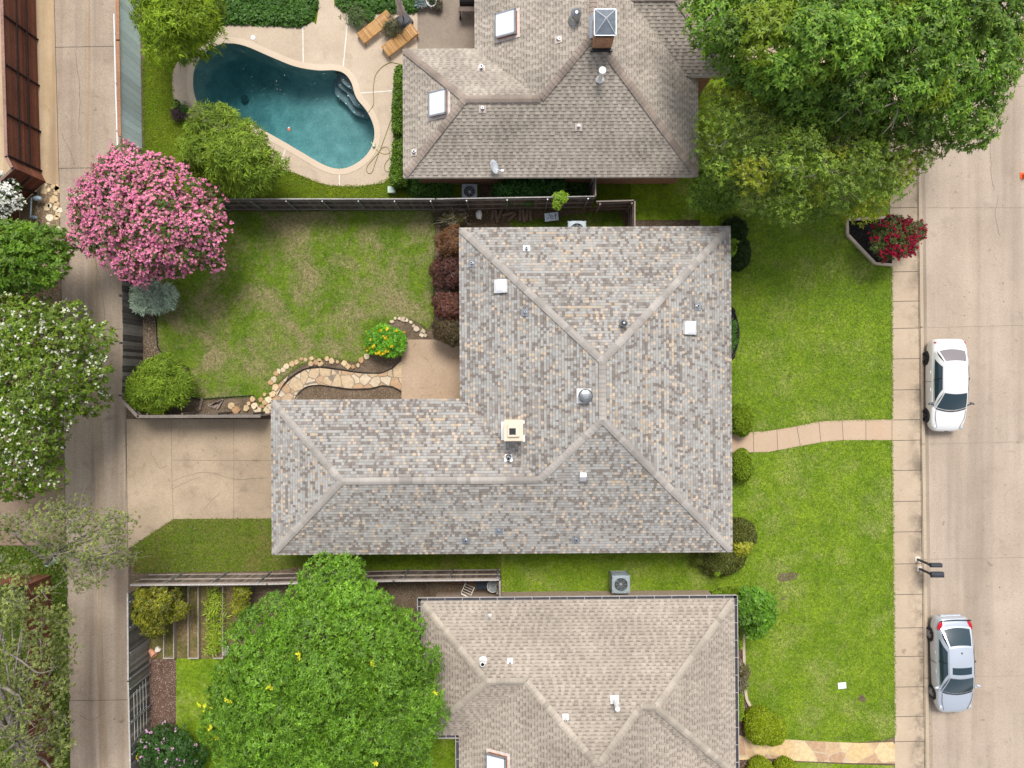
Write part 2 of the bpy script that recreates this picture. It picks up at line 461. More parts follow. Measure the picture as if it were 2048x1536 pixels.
# front lawns and paths
sheet('front_lawn', [(1395, -1200), (sw(-1200), -1200), (sw(300), 300), (sw(1480), 1470), (1770, 1479), (1720, 1485), (1600, 1482), (1545, 1478), (1500, 1420), (1490, 1395), (1487, 1300), (1487, 1190), (1400, 1190), (1200, 1194), (1003, 1194), (1003, 1106), (1300, 1104), (1400, 1080), (1400, 440), (1260, 440), (1262, 352), (1395, 352)], 0.03, M_glawn)
sheet('front_path', [(1400, 880), (1464, 868), (1490, 865), (1536, 862), (1592, 853), (1640, 843), (1690, 840), (1787, 839), (1787, 880), (1685, 880), (1650, 883), (1600, 892), (1536, 904), (1464, 905), (1400, 910)], 0.04, M_path,
      joints=[[(1553, 859), (1555, 901)], [(1593, 853), (1600, 892)], [(1637, 844), (1641, 884)], [(1683, 840), (1686, 880)], [(1731, 839), (1731, 880)], [(1783, 839), (1783, 880)], [(1506, 864), (1507, 905)]], jm=M_joint, jw=0.02)
sheet('flagstone_path', [(1440, 1475), (1478, 1470), (1505, 1480), (1560, 1478), (1640, 1483), (1720, 1486), (1786, 1484), (1790, 1490), (1790, 1527), (1700, 1526), (1600, 1522), (1540, 1517), (1478, 1520), (1440, 1525)], 0.042, M_flag2)
sheet('front_lawn', [(1585, 1524), (1700, 1529), (1789, 1531), (1796, 2300), (1480, 2300), (1500, 1560)], 0.028, M_glawn)
for nm, pts in (('bare_patch', [(1556, 1150), (1572, 1146), (1590, 1145), (1598, 1149), (1590, 1158), (1575, 1162), (1560, 1164)]),
                ('bare_patch', [(1720, 1390), (1728, 1392), (1732, 1400), (1724, 1404), (1716, 1399)]),
                ('bare_patch', [(1563, 1195), (1569, 1192), (1571, 1198), (1565, 1200)])):
    sheet(nm, pts, 0.036, M_soil, smooth_n=4)
# mulch beds at the front of the houses
sheet('mulch_bed', [(1400, 610), (1462, 612), (1473, 635), (1477, 665), (1473, 695), (1462, 722), (1400, 724)], 0.038, M_blackmulch, smooth_n=4)
sheet('mulch_bed', [(1440, 1195), (1487, 1195), (1489, 1390), (1505, 1420), (1540, 1445), (1545, 1480), (1500, 1482), (1478, 1472), (1440, 1475)], 0.033, M_mulch)
sheet('mulch_bed', [(1440, 1522), (1540, 1519), (1590, 1524), (1585, 1560), (1440, 1570)], 0.033, M_mulch)
# alley, its seam and the concrete on its sides
al = lambda y: 108 + (118 - 108) * y / 372 if y < 372 else 118 + (140 - 118) * (y - 372) / 1164
ar = lambda y: 233 + (250 - 233) * y / 600 if y < 600 else (250 + (257 - 250) * (y - 600) / 500 if y < 1100 else 257 + (266 - 257) * (y - 1100) / 436)
ys = [Y0, -300, 0, 372, 600, 850, 1100, 1536, 1900, Y1]
aj = [-180, 95, 337, 660, 1401, 1700]
sheet('alley', [(al(y), y) for y in ys] + [(ar(y), y) for y in ys[::-1]], 0.02, M_alley,
      joints=[[(al(y), y), (ar(y), y - 2)] for y in aj] + [[(al(y) + 1, y) for y in ys], [(ar(y) - 1, y) for y in ys]], jm=M_joint, jw=0.025)
mb = MB()
pts = [(176, -300, 16), (174, 0, 13), (176, 250, 12), (185, 500, 14), (192, 650, 18), (192, 800, 18), (197, 900, 20), (200, 960, 18), (198, 1100, 14), (197, 1250, 15), (203, 1380, 13), (205, 1460, 17), (208, 1560, 17), (214, 1900, 17)]
for (xa, ya, wa), (xb, yb, wb) in zip(pts, pts[1:]):
    mb.face([P(xa - wa / 2, ya, .024), P(xb - wb / 2, yb, .024), P(xb + wb / 2, yb, .024), P(xa + wa / 2, ya, .024)])
tag(mb.build('alley_seam', M_seam), kind='structure')
sheet('side_driveway', [(-700, -500), (104, -500), (108, 0), (118, 372), (92, 366), (60, 352), (-700, 352)], 0.016, M_tan)
sheet('gravel_bed', [(-200, 356), (60, 354), (92, 368), (118, 374), (122, 590), (128, 700), (-200, 700)], 0.012, M_gravel)
sheet('side_driveway', [(-700, 940), (131, 940), (134, 1090), (-700, 1090)], 0.016, M_brown)
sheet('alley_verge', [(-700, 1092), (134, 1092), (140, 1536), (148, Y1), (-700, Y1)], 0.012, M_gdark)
# main driveway
sheet('driveway', [(251, 838), (760, 838), (760, 1036), (347, 1038), (262, 1094), (256, 1096), (252, 900)], 0.024, M_drive,
      joints=[[(343, 840), (344, 940), (347, 1038)], [(468, 840), (468, 1036)], [(344, 920), (470, 921), (545, 921)], [(252, 840), (252, 1095)]], jm=M_jointd, jw=0.016)
sheet('side_lawn', [(262, 1094), (347, 1038), (760, 1036), (760, 1090), (1003, 1100), (1003, 1148), (660, 1143), (640, 1128), (590, 1135), (540, 1142), (268, 1146)], 0.03, M_gside)
def crack(pts, z, wd=0.012):
    q = [P(p[0] + random.uniform(-1.2, 1.2), p[1] + random.uniform(-1.2, 1.2)) for p in curve(pts, 7)]
    mb = MB(); mb.strip(q, wd, z); tag(mb.build('crack', M_joint), kind='structure')
for pts in ([(348, 962), (380, 950), (420, 945), (470, 958), (540, 955)], [(345, 978), (370, 965), (400, 955)], [(410, 1015), (425, 1000), (440, 985)], [(300, 900), (320, 935), (335, 930)]): crack(pts, .0285)
for pts in ([(180, 480), (200, 560), (210, 640), (205, 700)], [(150, 100), (160, 180), (158, 260)], [(160, 1430), (185, 1440), (205, 1425)], [(125, 270), (140, 300), (150, 330)]): crack(pts, .0285)
for pts in ([(2000, 390), (1995, 430), (2003, 470)], [(1990, 20), (1985, 300), (1992, 380)]): crack(pts, -.1355)
# back yard
back = [(290, 420), (560, 424), (820, 420), (862, 424), (870, 460), (866, 560), (868, 640), (856, 660), (842, 648), (822, 638), (800, 636), (780, 642), (770, 655), (755, 690), (738, 712), (715, 724), (690, 722), (660, 714), (630, 720), (600, 730), (580, 745), (556, 765), (540, 785), (524, 826), (514, 796), (500, 792), (440, 795), (410, 799), (385, 794), (382, 765), (378, 738), (352, 725), (332, 710), (320, 698), (314, 660), (316, 620), (320, 580), (292, 560)]
sheet('back_lawn', back, 0.03, M_gback)
sheet('flagstone_path', [(803, 722), (785, 738), (760, 748), (720, 747), (680, 741), (640, 736), (610, 740), (590, 752), (572, 768), (560, 785), (555, 800), (590, 802), (600, 785), (615, 772), (640, 769), (670, 773), (700, 777), (740, 776), (765, 770), (785, 772), (803, 781)], 0.026, M_flag)
sheet('garden_patio', [(803, 679), (960, 679), (960, 820), (803, 820)], 0.032, M_patio2)
sheet('stone_bed', [(515, 796), (540, 786), (562, 764), (576, 752), (556, 800), (560, 826), (520, 826)], 0.02, M_flag)
# yard of the house behind the north fence
deck = [(636, -300), (637, 20), (625, 42), (602, 53), (540, 50), (478, 47), (440, 52), (425, 70), (405, 95), (372, 108), (355, 125), (344, 155), (347, 195), (360, 228), (388, 250), (440, 275), (500, 300), (545, 335), (590, 346), (625, 361), (660, 371), (705, 373), (745, 369), (783, 352), (790, 250), (830, 250), (835, 26), (700, 26), (683, 22), (672, 10), (668, -10), (667, -300)]
holed('pool_lawn', px_poly([(285, -1200), (960, -1200), (960, 400), (1183, 410), (1183, 352), (1262, 352), (1262, 420), (900, 416), (440, 418), (290, 400)]), 0.008, M_gpool)
holed('pool_deck', [P(p[0], p[1]) for p in curve(deck, 2, True)], 0.03, M_deck)
mb = MB()
for j in ([(606, 54), (607, 132)], [(696, 27), (692, 80), (686, 140)], [(718, 187), (785, 182)], [(572, 297), (563, 322)], [(679, 341), (679, 371)], [(388, 132), (368, 120)]):
    mb.strip(px_poly(j), 0.05, 0.035)
tag(mb.build('deck_joint', M_jointw), kind='structure')
sheet('patio', [(835, -300), (960, -300), (960, 120), (835, 120)], 0.034, M_patio)
# dirt strip north of the main house
sheet('dirt_strip', [(862, 425), (1000, 419), (1183, 416), (1262, 420), (1262, 470), (900, 470), (870, 455)], 0.014, soil('strip_soil', (0.085, 0.06, 0.04), (0.13, 0.1, 0.06), (0.22, 0.15, 0.1), 20, 0.12))
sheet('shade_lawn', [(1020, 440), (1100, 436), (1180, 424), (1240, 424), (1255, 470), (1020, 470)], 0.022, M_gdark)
# south yard behind the alley fence
M_gdry = grass('dry_grass', (0.11, 0.12, 0.03), (0.18, 0.15, 0.06), (0.33, 0.23, 0.13), 0.45, 0.6, 0.9)
sheet('kitchen_garden', [(268, 1160), (470, 1160), (470, 1320), (268, 1320)], 0.012, M_gdry)
sheet('mulch_bed', [(290, 1318), (352, 1316), (352, 1900), (290, 1900)], 0.018, M_mulch)
sheet('garden_lawn', [(352, 1317), (520, 1317), (1000, 1400), (1000, 2300), (352, 2300)], 0.024, M_glawn)

# swimming pool: shell and steps under water of real depth
pool = thing('swimming_pool', 'kidney shaped in-ground swimming pool with dark teal plaster and corner steps', 'swimming pool', P(570, 220))
M_plaster = soil('pool_plaster', (0.14, 0.245, 0.25), (0.23, 0.35, 0.35), None)
M_tile = plain('pool_tile', (0.02, 0.05, 0.09), 0.25, var=0.4, scale=14)
M_step = plain('pool_step_plaster', (0.15, 0.185, 0.20), 0.7, var=0.2, scale=9)
cxp, cyp = 565, 215
def shr(pts, s): return [(cxp + (x - cxp) * s, cyp + (y - cyp) * s) for x, y in pts]
mb = MB()
depth = lambda x: -1.5 - 1.3 * max(0, min(1, (640 - x) / 180))
rings = []
rings.append([P(x, y, 0.03) for x, y in pool_o])
rings.append([P(x, y, -0.25) for x, y in pool_o])
base = [P(x, y, 0) for x, y in pool_o]
for s, kz in ((0.985, 0.75), (0.93, 0.93), (0.8, 1.0), (0.5, 1.0), (0.2, 1.0)):
    rings.append([Vector((b.x - (1 - s) * (b.x - P(cxp, cyp).x), b.y - (1 - s) * (b.y - P(cxp, cyp).y), depth(cxp + (x - cxp) * s) * kz)) for (x, y), b in zip(pool_o, base)])
mb.grid(rings[:2], False, True, m=1)
mb.grid(rings[1:], False, True, m=0)
mb.face(rings[-1])
mb.build('basin', [M_plaster, M_tile], pool, smooth=True, weld=True)
mb = MB()
pi = [P(x, y, 0) for x, y in pool_o]; 
for i in range(len(pi)):
    a, b = pi[i], pi[(i + 1) % len(pi)]
n = len(pi)
def off(i, d):
    t = (pi[(i + 1) % n] - pi[i - 1]).normalized(); q = Vector((t.y, -t.x, 0))
    return pi[i] + q * d
sgn = 1 if (off(0, .1) - P(cxp, cyp)).length > (pi[0] - P(cxp, cyp)).length else -1
g = [[Vector((*off(i, sgn * d).xy, z)) for i in range(n)] for d, z in ((-0.03, -0.02), (-0.03, 0.045), (0.26, 0.045), (0.26, 0.026))]
mb.grid(g, False, True)
M_cop = concrete('pool_coping', (0.58, 0.47, 0.36), (0.64, 0.54, 0.42), (0.45, 0.36, 0.28), 0.4, None, 0.07)
mb.build('coping', M_cop, pool, smooth=False, weld=True)
def step_poly(inner, outer): return inner + outer[::-1]
rim = [(670, 141), (690, 147), (703, 163), (711, 185), (718, 200), (732, 219)]
s1 = [(676, 143), (680, 156), (690, 166), (701, 173), (708, 186), (717, 190)]
s2 = [(667, 141), (670, 160), (685, 172), (693, 185), (703, 199), (719, 206)]
s3 = [(657, 141), (660, 170), (672, 182), (686, 196), (700, 212), (727, 222)]
rim3 = [(665, 138), (690, 144), (707, 163), (716, 190), (735, 219)]
studs = [((683, 152), (695, 166), (710, 182)), ((673, 157), (689, 179), (711, 198)), ((666, 175), (682, 190), (699, 208), (717, 215))]
for (sp, z, st) in ((s1, -0.4, studs[0]), (s2, -0.75, studs[1]), (s3, -1.05, studs[2])):
    pts = [(p[0], p[1]) for p in curve(sp, 5)] + rim3[::-1]
    mb = MB(); mb.prism([P(x, y).xy for x, y in pts], -1.6, z)
    stp = mb.build('step', M_step, pool)
    for x, y in st:
        mb = MB(); mb.lathe([(0, z + .012), (0.035, z + .012), (0.035, z + .002)], P(x, y).xy.to_3d(), 10)
        mb.build('tile_marker', plain('step_tile', (0.5, 0.6, 0.62), 0.3), stp)
mb = MB(); mb.lathe([(0, .0), (0.16, .0), (0.2, -.02)], P(489, 197, -2.55), 16); mb.lathe([(0.05, .02), (0.09, .03), (0.12, .005)], P(489, 197, -2.55), 16)
mb.build('drain', plain('drain_dark', (0.03, 0.08, 0.09), 0.5), pool)
# water body, its surface level 7 cm below the coping
t = NT('pool_water')
tr = t.n('ShaderNodeBsdfTransparent'); tr.inputs[0].default_value = (0.96, 0.99, 0.99, 1)
gl = t.n('ShaderNodeBsdfGlossy'); gl.inputs['Roughness'].default_value = 0.03
fr = t.n('ShaderNodeLayerWeight'); fr.inputs[0].default_value = 0.06
bp = t.n('ShaderNodeBump'); t.l(t.noise(2.2, 3), bp.inputs['Height']); bp.inputs['Strength'].default_value = 0.12; bp.inputs['Distance'].default_value = 0.1
t.l(bp.outputs[0], gl.inputs['Normal'])
mx = t.n('ShaderNodeMixShader'); t.l(fr.outputs[0], mx.inputs[0]); t.l(tr.outputs[0], mx.inputs[1]); t.l(gl.outputs[0], mx.inputs[2])
t.l(mx.outputs[0], t.out.inputs[0])
va = t.n('ShaderNodeVolumeAbsorption'); va.inputs[0].default_value = (0.3, 0.78, 0.83, 1); va.inputs[1].default_value = 0.25
t.l(va.outputs[0], t.out.inputs['Volume'])
M_water = t.m
mb = MB()
wr = []
for z, s in ((-0.04, 0.999), (-0.6, 0.999), (-3.3, 0.999)):
    wr.append([Vector((P(cxp, cyp).x + (b.x - P(cxp, cyp).x) * s, P(cxp, cyp).y + (b.y - P(cxp, cyp).y) * s, z)) for b in base])
mb.grid(wr[::-1], False, True)
ccw = sum(base[i].x * base[(i + 1) % n].y - base[(i + 1) % n].x * base[i].y for i in range(n)) > 0
mb.face(wr[0] if ccw else wr[0][::-1]); mb.face(wr[-1][::-1] if ccw else wr[-1])
tag(mb.build('water', M_water), kind='structure')
mb = MB()
for _ in range(90):
    x, y = random.uniform(400, 740), random.uniform(100, 330)
    if pip(x, y, shr(pool_o, 0.95)):
        p = P(x, y, -0.028); a = random.random() * 6.3; r = random.uniform(0.01, 0.024)
        mb.face([p + Vector((math.cos(a + k * 2.09) * r, math.sin(a + k * 2.09) * r, 0)) for k in range(3)])
tag(mb.build('floating_debris', plain('petal_pale', (0.5, 0.5, 0.42), 0.8)), kind='stuff')
# ---------------------------------------------------------------- houses
ZE = 2.75
PM = F / (H - ZE)                                    # photo pixels per metre at the eaves
M_shing = attr_mat('shingle', 0.92, 0.14, 26, 0.06, 0.15)
M_shing2 = attr_mat('old_shingle', 0.92, 0.12, 26, 0.3, 0.15)
M_shing3 = attr_mat('tan_shingle', 0.92, 0.12, 26, 0.2, 0.15)
M_metal = plain('galvanised', (0.45, 0.47, 0.5), 0.35, 0.8)
M_white = plain('white_paint', (0.82, 0.82, 0.82), 0.4, var=0.04)
M_whiteacr = plain('white_acrylic', (0.74, 0.77, 0.82), 0.25, var=0.03)
M_dark = plain('dark_metal', (0.03, 0.033, 0.04), 0.4, 0.3)
M_gutterm = plain('dark_gutter', (0.06, 0.06, 0.075), 0.5, 0.1)
M_trim = plain('trim_paint', (0.62, 0.58, 0.52), 0.6)
M_brickr = brick('red_brick', (0.42, 0.17, 0.09), (0.50, 0.25, 0.14), (0.4, 0.33, 0.26))
M_brickt = brick('tan_brick', (0.45, 0.33, 0.24), (0.36, 0.25, 0.18), (0.45, 0.4, 0.34))

def clip_rect(poly, u0, u1, v0, v1):
    for ax, val, sg in ((0, u0, 1), (0, u1, -1), (1, v0, 1), (1, v1, -1)):
        out = []
        for i in range(len(poly)):
            a, b = poly[i - 1], poly[i]
            da, db = (a[ax] - val) * sg, (b[ax] - val) * sg
            if (da >= 0) != (db >= 0):
                t = da / (da - db); out.append((a[0] + (b[0] - a[0]) * t, a[1] + (b[1] - a[1]) * t))
            if db >= 0: out.append(b)
        poly = out
        if len(poly) < 3: return []
    return poly

def jit(c, s): k = 1 + random.uniform(-s, s); return tuple(x * k for x in c)
def pal_main(tooth):
    r = random.random()
    if tooth:
        c = (0.37, 0.365, 0.35) if r < .30 else (0.36, 0.365, 0.365) if r < .42 else (0.50, 0.405, 0.31) if r < .60 else (0.29, 0.265, 0.245) if r < .74 else (0.18, 0.155, 0.14)
    else:
        c = (0.215, 0.19, 0.175) if r < .16 else (0.295, 0.28, 0.265) if r < .60 else (0.355, 0.345, 0.33) if r < .97 else (0.44, 0.345, 0.25)
    m_ = (0.325, 0.30, 0.272)
    return jit(tuple(x * .88 + y * .12 for x, y in zip(c, m_)), 0.08)
def pal_north(tooth):
    return jit((0.43, 0.382, 0.328) if tooth else (0.39, 0.343, 0.292), 0.09)
def pal_south(tooth):
    return jit((0.41, 0.355, 0.30) if tooth else (0.375, 0.322, 0.272), 0.09)

def shingles(mb, face, pal, style):
    pts = [Vector(p) for p in face]
    n = Vector((0, 0, 0))
    for i in range(len(pts)): n += pts[i].cross(pts[(i + 1) % len(pts)])
    n.normalize()
    if n.z < 0: n = -n
    e = Vector((0, 0, 1)).cross(n).normalized(); s = n.cross(e)
    o = min(pts, key=lambda p: p.dot(s))
    p2 = [((p - o).dot(e), (p - o).dot(s)) for p in pts]
    mb.face([p - n * 0.015 for p in (pts if (pts[1] - pts[0]).cross(pts[2] - pts[1]).dot(n) > 0 else pts[::-1])], 0, (0.1, 0.09, 0.08))
    umin, umax = min(p[0] for p in p2), max(p[0] for p in p2); vmax = max(p[1] for p in p2)
    ch = 0.133 if style else 0.14; v = -0.02; row = 0
    while v < vmax:
        u = umin - random.uniform(0, 0.9); tooth = random.random() < .5
        v0, v1 = v, v + ch + 0.004; base = pal(False)
        while u < umax:
            if style: wd = random.uniform(0.10, 0.15) if tooth else random.choice((0.09, 0.12, 0.15, 0.2, 0.28))
            else: wd = random.choice((0.13, 0.15, 0.17, 0.2)) if tooth else random.choice((0.11, 0.14, 0.17, 0.24))
            u1 = u + wd
            if random.random() < .12: base = pal(False)
            if style:
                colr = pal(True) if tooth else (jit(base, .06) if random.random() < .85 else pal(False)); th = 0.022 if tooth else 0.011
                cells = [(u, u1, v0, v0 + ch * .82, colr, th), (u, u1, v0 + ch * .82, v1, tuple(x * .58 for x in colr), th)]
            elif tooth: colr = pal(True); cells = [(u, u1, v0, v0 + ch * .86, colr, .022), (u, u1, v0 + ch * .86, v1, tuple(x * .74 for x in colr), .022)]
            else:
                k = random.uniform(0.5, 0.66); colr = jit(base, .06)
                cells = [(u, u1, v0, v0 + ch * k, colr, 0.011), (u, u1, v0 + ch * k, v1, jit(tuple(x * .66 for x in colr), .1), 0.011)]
            for a, b, c, d, colr, th in cells:
                full = all(pip(x, y, p2) for x, y in ((a, c), (b, c), (b, d), (a, d)))
                q = [(a, c), (b, c), (b, d), (a, d)] if full else clip_rect(p2, a, b, c, d)
                if len(q) >= 3:
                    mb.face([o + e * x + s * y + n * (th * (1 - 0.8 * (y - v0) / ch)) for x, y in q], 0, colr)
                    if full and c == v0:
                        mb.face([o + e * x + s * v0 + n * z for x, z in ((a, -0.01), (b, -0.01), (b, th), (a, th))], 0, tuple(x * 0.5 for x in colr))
            u = u1; tooth = not tooth
        v += ch; row += 1

def cap_row(mb, a, b, drop, col, wd=0.155, ex=0.19):
    a = Vector(a); b = Vector(b)
    if a.z > b.z: a, b = b, a
    if abs(a.z - b.z) > .3 and a.z < ZE + .5: a = a + (b - a).normalized() * .16
    d = (b - a); L = d.length; d.normalize()
    sd = Vector((d.y, -d.x, 0)).normalized(); up = sd.cross(d)
    if up.z < 0: up = -up
    k = int(L / ex) + 1; tone = 1.0
    for i in range(k):
        t0, t1 = i * ex, min((i + 1) * ex + 0.04, L)
        if t1 - t0 < 0.02: continue
        if random.random() < 0.45: tone = random.uniform(0.8, 1.16)
        c = jit(tuple(x * tone for x in col), .05)
        rows = []
        for t, lift in ((t0, 0.052), (t1, 0.030)):
            row = []
            for q in (-1, -.55, -.18, .18, .55, 1):
                dz = -abs(q) ** 1.25 * wd * drop
                row.append(a + d * t + sd * q * wd + Vector((0, 0, dz + lift + 0.02)))
            rows.append(row)
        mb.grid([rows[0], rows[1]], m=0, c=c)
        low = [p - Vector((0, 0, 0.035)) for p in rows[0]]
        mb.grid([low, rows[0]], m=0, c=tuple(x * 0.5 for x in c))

HOUSES = {}
def house(name, label, V, faces, caps, eaves, wallpts, pitch, rot, ctr, pal, style, capcol, wallmat, shmat, group=None, zextra=None):
    def W(p, z=None):
        x, y = p[0] - ctr[0], p[1] - ctr[1]; c, s = math.cos(R(rot)), math.sin(R(rot))
        x, y = ctr[0] + x * c + y * s, ctr[1] - x * s + y * c
        zz = (ZE if z is None else z)
        q = P(x, y, ZE); q.z = zz; return q
    V3 = {k: W(v, ZE + (v[3] if len(v) > 3 else 0) + pitch * v[2] / PM) for k, v in V.items()}
    root = thing(name, label, 'house', W(ctr, 0), group)
    mb = MB(); fl = []
    for f in faces:
        pts = [V3[k] for k in f]; fl.append(pts); shingles(mb, pts, pal, style)
    roof = mb.build('roof', shmat, root)
    mb = MB()
    for a, b, dr in caps: cap_row(mb, V3[a], V3[b], dr, capcol)
    mb.build('ridge_cap', shmat, roof)
    mb = MB()
    for loop in eaves:
        pts = [V3[k] for k in loop]
        ar_ = sum(pts[i].x * pts[(i + 1) % len(pts)].y - pts[(i + 1) % len(pts)].x * pts[i].y for i in range(len(pts)))
        if ar_ < 0: pts = pts[::-1]
        g = []
        for dz in (-0.2, -0.018): g.append([p + Vector((0, 0, dz)) for p in pts])
        mb.grid(g, False, True)
        mb.face([p + Vector((0, 0, -0.17)) for p in pts[::-1]])
    mb.build('fascia', M_trim, root)
    mb = MB()
    for wp in wallpts: mb.prism([W(p).xy for p in wp], -0.02, ZE - 0.1)
    mb.build('wall', wallmat, root)
    HOUSES[name] = (fl, root, W, V3, roof)
    return root

def on_roof(hn, x, y):
    cam_ = Vector((0, 0, H)); best = None
    for pts in HOUSES[hn][0]:
        n = Vector((0, 0, 0))
        for i in range(len(pts)): n += pts[i].cross(pts[(i + 1) % len(pts)])
        n.normalize()
        if n.z < 0: n = -n
        d = P(x, y, 0) - cam_
        t = (pts[0] - cam_).dot(n) / d.dot(n); q = cam_ + d * t
        if pip(q.x, q.y, pts) and (best is None or q.z > best[0].z): best = (q, n)
    if best is None: raise ValueError((hn, x, y))
    return best

# main house, all corners in photo pixels at eave height plus the distance in from the eave
V = dict(A=(542, 797, 0), B=(920, 797, 0), C=(920, 455, 0), D=(1463, 455, 0), E=(1463, 1107, 0), G=(542, 1107, 0),
         r1=(697, 952, 155), r2=(1075, 952, 155), r3=(1191.5, 835.5, 271.5), r4=(1191.5, 726.5, 271.5))
house('hip_roof_house', 'long house with mottled grey and tan shingle hip roof at the centre of the block', V,
      [('A', 'G', 'r1'), ('A', 'r1', 'r2', 'B'), ('B', 'r2', 'r3', 'r4', 'C'), ('G', 'E', 'r3', 'r2', 'r1'), ('E', 'D', 'r4', 'r3'), ('D', 'C', 'r4')],
      [('A', 'r1', .3), ('G', 'r1', .3), ('r1', 'r2', .42), ('r2', 'r3', .3), ('r3', 'r4', .42), ('E', 'r3', .3), ('D', 'r4', .3), ('C', 'r4', .3)],
      ['ABCDEG'], [[(562, 817), (940, 817), (940, 475), (1443, 475), (1443, 1087), (562, 1087)]],
      0.40, 0.35, (1003, 781), pal_main, True, (0.355, 0.33, 0.305), M_brickt, M_shing)
# house to the north
V = dict(A=(806, 97, 0), B=(806, 354, 0), C=(1396, 354, 0), K=(950, 97, 0), j=(1078.5, 225.5, 128.5), w=(934.5, 225.5, 128.5),
         a=(1173, 131, 223), b=(1173, -330, 223), L=(950, -330, 0), Rr=(1396, -330, 0))
house('brown_roof_house', 'brown shingle roofed house beside the pool, with a brick chimney', V,
      [('A', 'B', 'w'), ('A', 'w', 'j', 'K'), ('B', 'C', 'a', 'j', 'w'), ('K', 'j', 'a', 'b', 'L'), ('C', 'Rr', 'b', 'a')],
      [('A', 'w', .3), ('B', 'w', .3), ('w', 'j', .5), ('j', 'a', .35), ('C', 'a', .38), ('a', 'b', .55)],
      [('A', 'B', 'C', 'Rr', 'L', 'K')], [[(826, 117), (826, 334), (1376, 334), (1376, -310), (970, -310), (970, 117)]],
      0.55, 0.2, (1100, 225), pal_north, False, (0.33, 0.27, 0.23), M_brickr, M_shing2)
# its street side wing, eaves a little higher
V = dict(a=(1330, 160, 0, .3), b=(1454, 160, 0, .3), h=(1344, 50, 110, .3), g=(1200, 50, 110, .3), c=(1454, -60, 0, .3), m=(1220, 160, 0, .3))
# clip against the main slope: valley from (1365,160)
VX = lambda y: 1365 - (160 - y)
V = dict(a=(1366, 160, 0, .36), b=(1454, 160, 0, .36), h=(1334, 40, 120, .36), g=(1246, 40, 120, .36), c=(1454, -80, 0, .36), d=(1366, -80, 0, .36))
house('brown_roof_wing', 'street side wing of the brown roofed house under the oak tree', V,
      [('a', 'b', 'h', 'g'), ('b', 'c', 'h'), ('g', 'h', 'c', 'd')], [('b', 'h', .38), ('c', 'h', .38), ('h', 'g', .5)],
      [('a', 'b', 'c', 'd')], [[(1376, 140), (1434, 140), (1434, -60), (1376, -60)]],
      0.55, 0.2, (1100, 225), pal_north, False, (0.33, 0.27, 0.23), M_brickr, M_shing2)
wg = HOUSES['brown_roof_wing'][1]
# house to the south
V = dict(A=(843, 1200, 0), B=(1470, 1200, 0), q=(1470, 1552, 0), e=(1294, 1376, 176), d=(1265, 1376, 176), a=(1179, 1462, 262), f=(1051, 1334, 134), w=(977, 1334, 134),
         m=(1441, 1552, 0), M=(1441, 1800, 0), z=(1179, 1538, 262), S=(917, 1800, 0), v=(917, 1468, 0), x=(843, 1468, 0))
house('tan_roof_house', 'tan shingle roofed house with dark gutters, next to the round green tree', V,
      [('A', 'B', 'e', 'd', 'a', 'f', 'w'), ('B', 'q', 'e'), ('q', 'm', 'd', 'e'), ('m', 'M', 'z', 'a', 'd'), ('v', 'f', 'a', 'z', 'S'), ('S', 'z', 'M'), ('A', 'w', 'x'), ('x', 'w', 'f', 'v')],
      [('A', 'w', .34), ('w', 'f', .5), ('f', 'a', .34), ('B', 'e', .34), ('e', 'd', .5), ('d', 'a', .34), ('q', 'e', .34), ('x', 'w', .34), ('a', 'z', .5), ('S', 'z', .34), ('M', 'z', .34)],
      [('A', 'B', 'q', 'm', 'M', 'S', 'v', 'x')], [[(863, 1218), (1450, 1218), (1450, 1535), (1421, 1535), (1421, 1780), (937, 1780), (937, 1448), (863, 1448)]],
      0.50, 0.5, (1156, 1376), pal_south, False, (0.42, 0.37, 0.31), M_brickt, M_shing3)
# gutters of the tan house
root = HOUSES['tan_roof_house'][1]; V3 = HOUSES['tan_roof_house'][3]
for path in (('x', 'A', 'B', 'q'), ('x', 'v', 'S')):
    mb = MB()
    for a, b in zip(path, path[1:]):
        p, q = V3[a], V3[b]; d = (q - p).normalized(); o = Vector((d.y, -d.x, 0))
        test = (p + q) / 2 + o * 0.3
        if pip(test.x, test.y, [V3[k] for k in ('A', 'B', 'q', 'm', 'M', 'S', 'v', 'x')]): o = -o
        p0, q0 = p - d * 0.12, q + d * 0.12
        mb.bar(p0 + o * 0.075 + Vector((0, 0, -0.10)), q0 + o * 0.075 + Vector((0, 0, -0.10)), 0.13, 0.02, 0)
        mb.bar(p0 + o * 0.15 + Vector((0, 0, -0.06)), q0 + o * 0.15 + Vector((0, 0, -0.06)), 0.025, 0.11, 1)
        L = (q - p).length
        for i in range(int(L / 0.78) + 1):
            c = p + d * (0.3 + i * 0.78)
            if (c - p).length < L: mb.bar(c + Vector((0, 0, -0.01)), c + o * 0.16 + Vector((0, 0, -0.012)), 0.025, 0.008, 1)
    mb.build('gutter', [M_gutterm, plain('gutter_lip', (0.46, 0.43, 0.41), 0.5)], root)
pd = P(1419, 1195, 0.4)
mb = MB(); mb.tube([P(1424, 1199, 2.4), P(1424, 1200, 0.5), P(1421, 1195, 0.2), P(1416, 1186, 0.08)], 0.055, 8)
mb.build('downpipe', M_white, root)

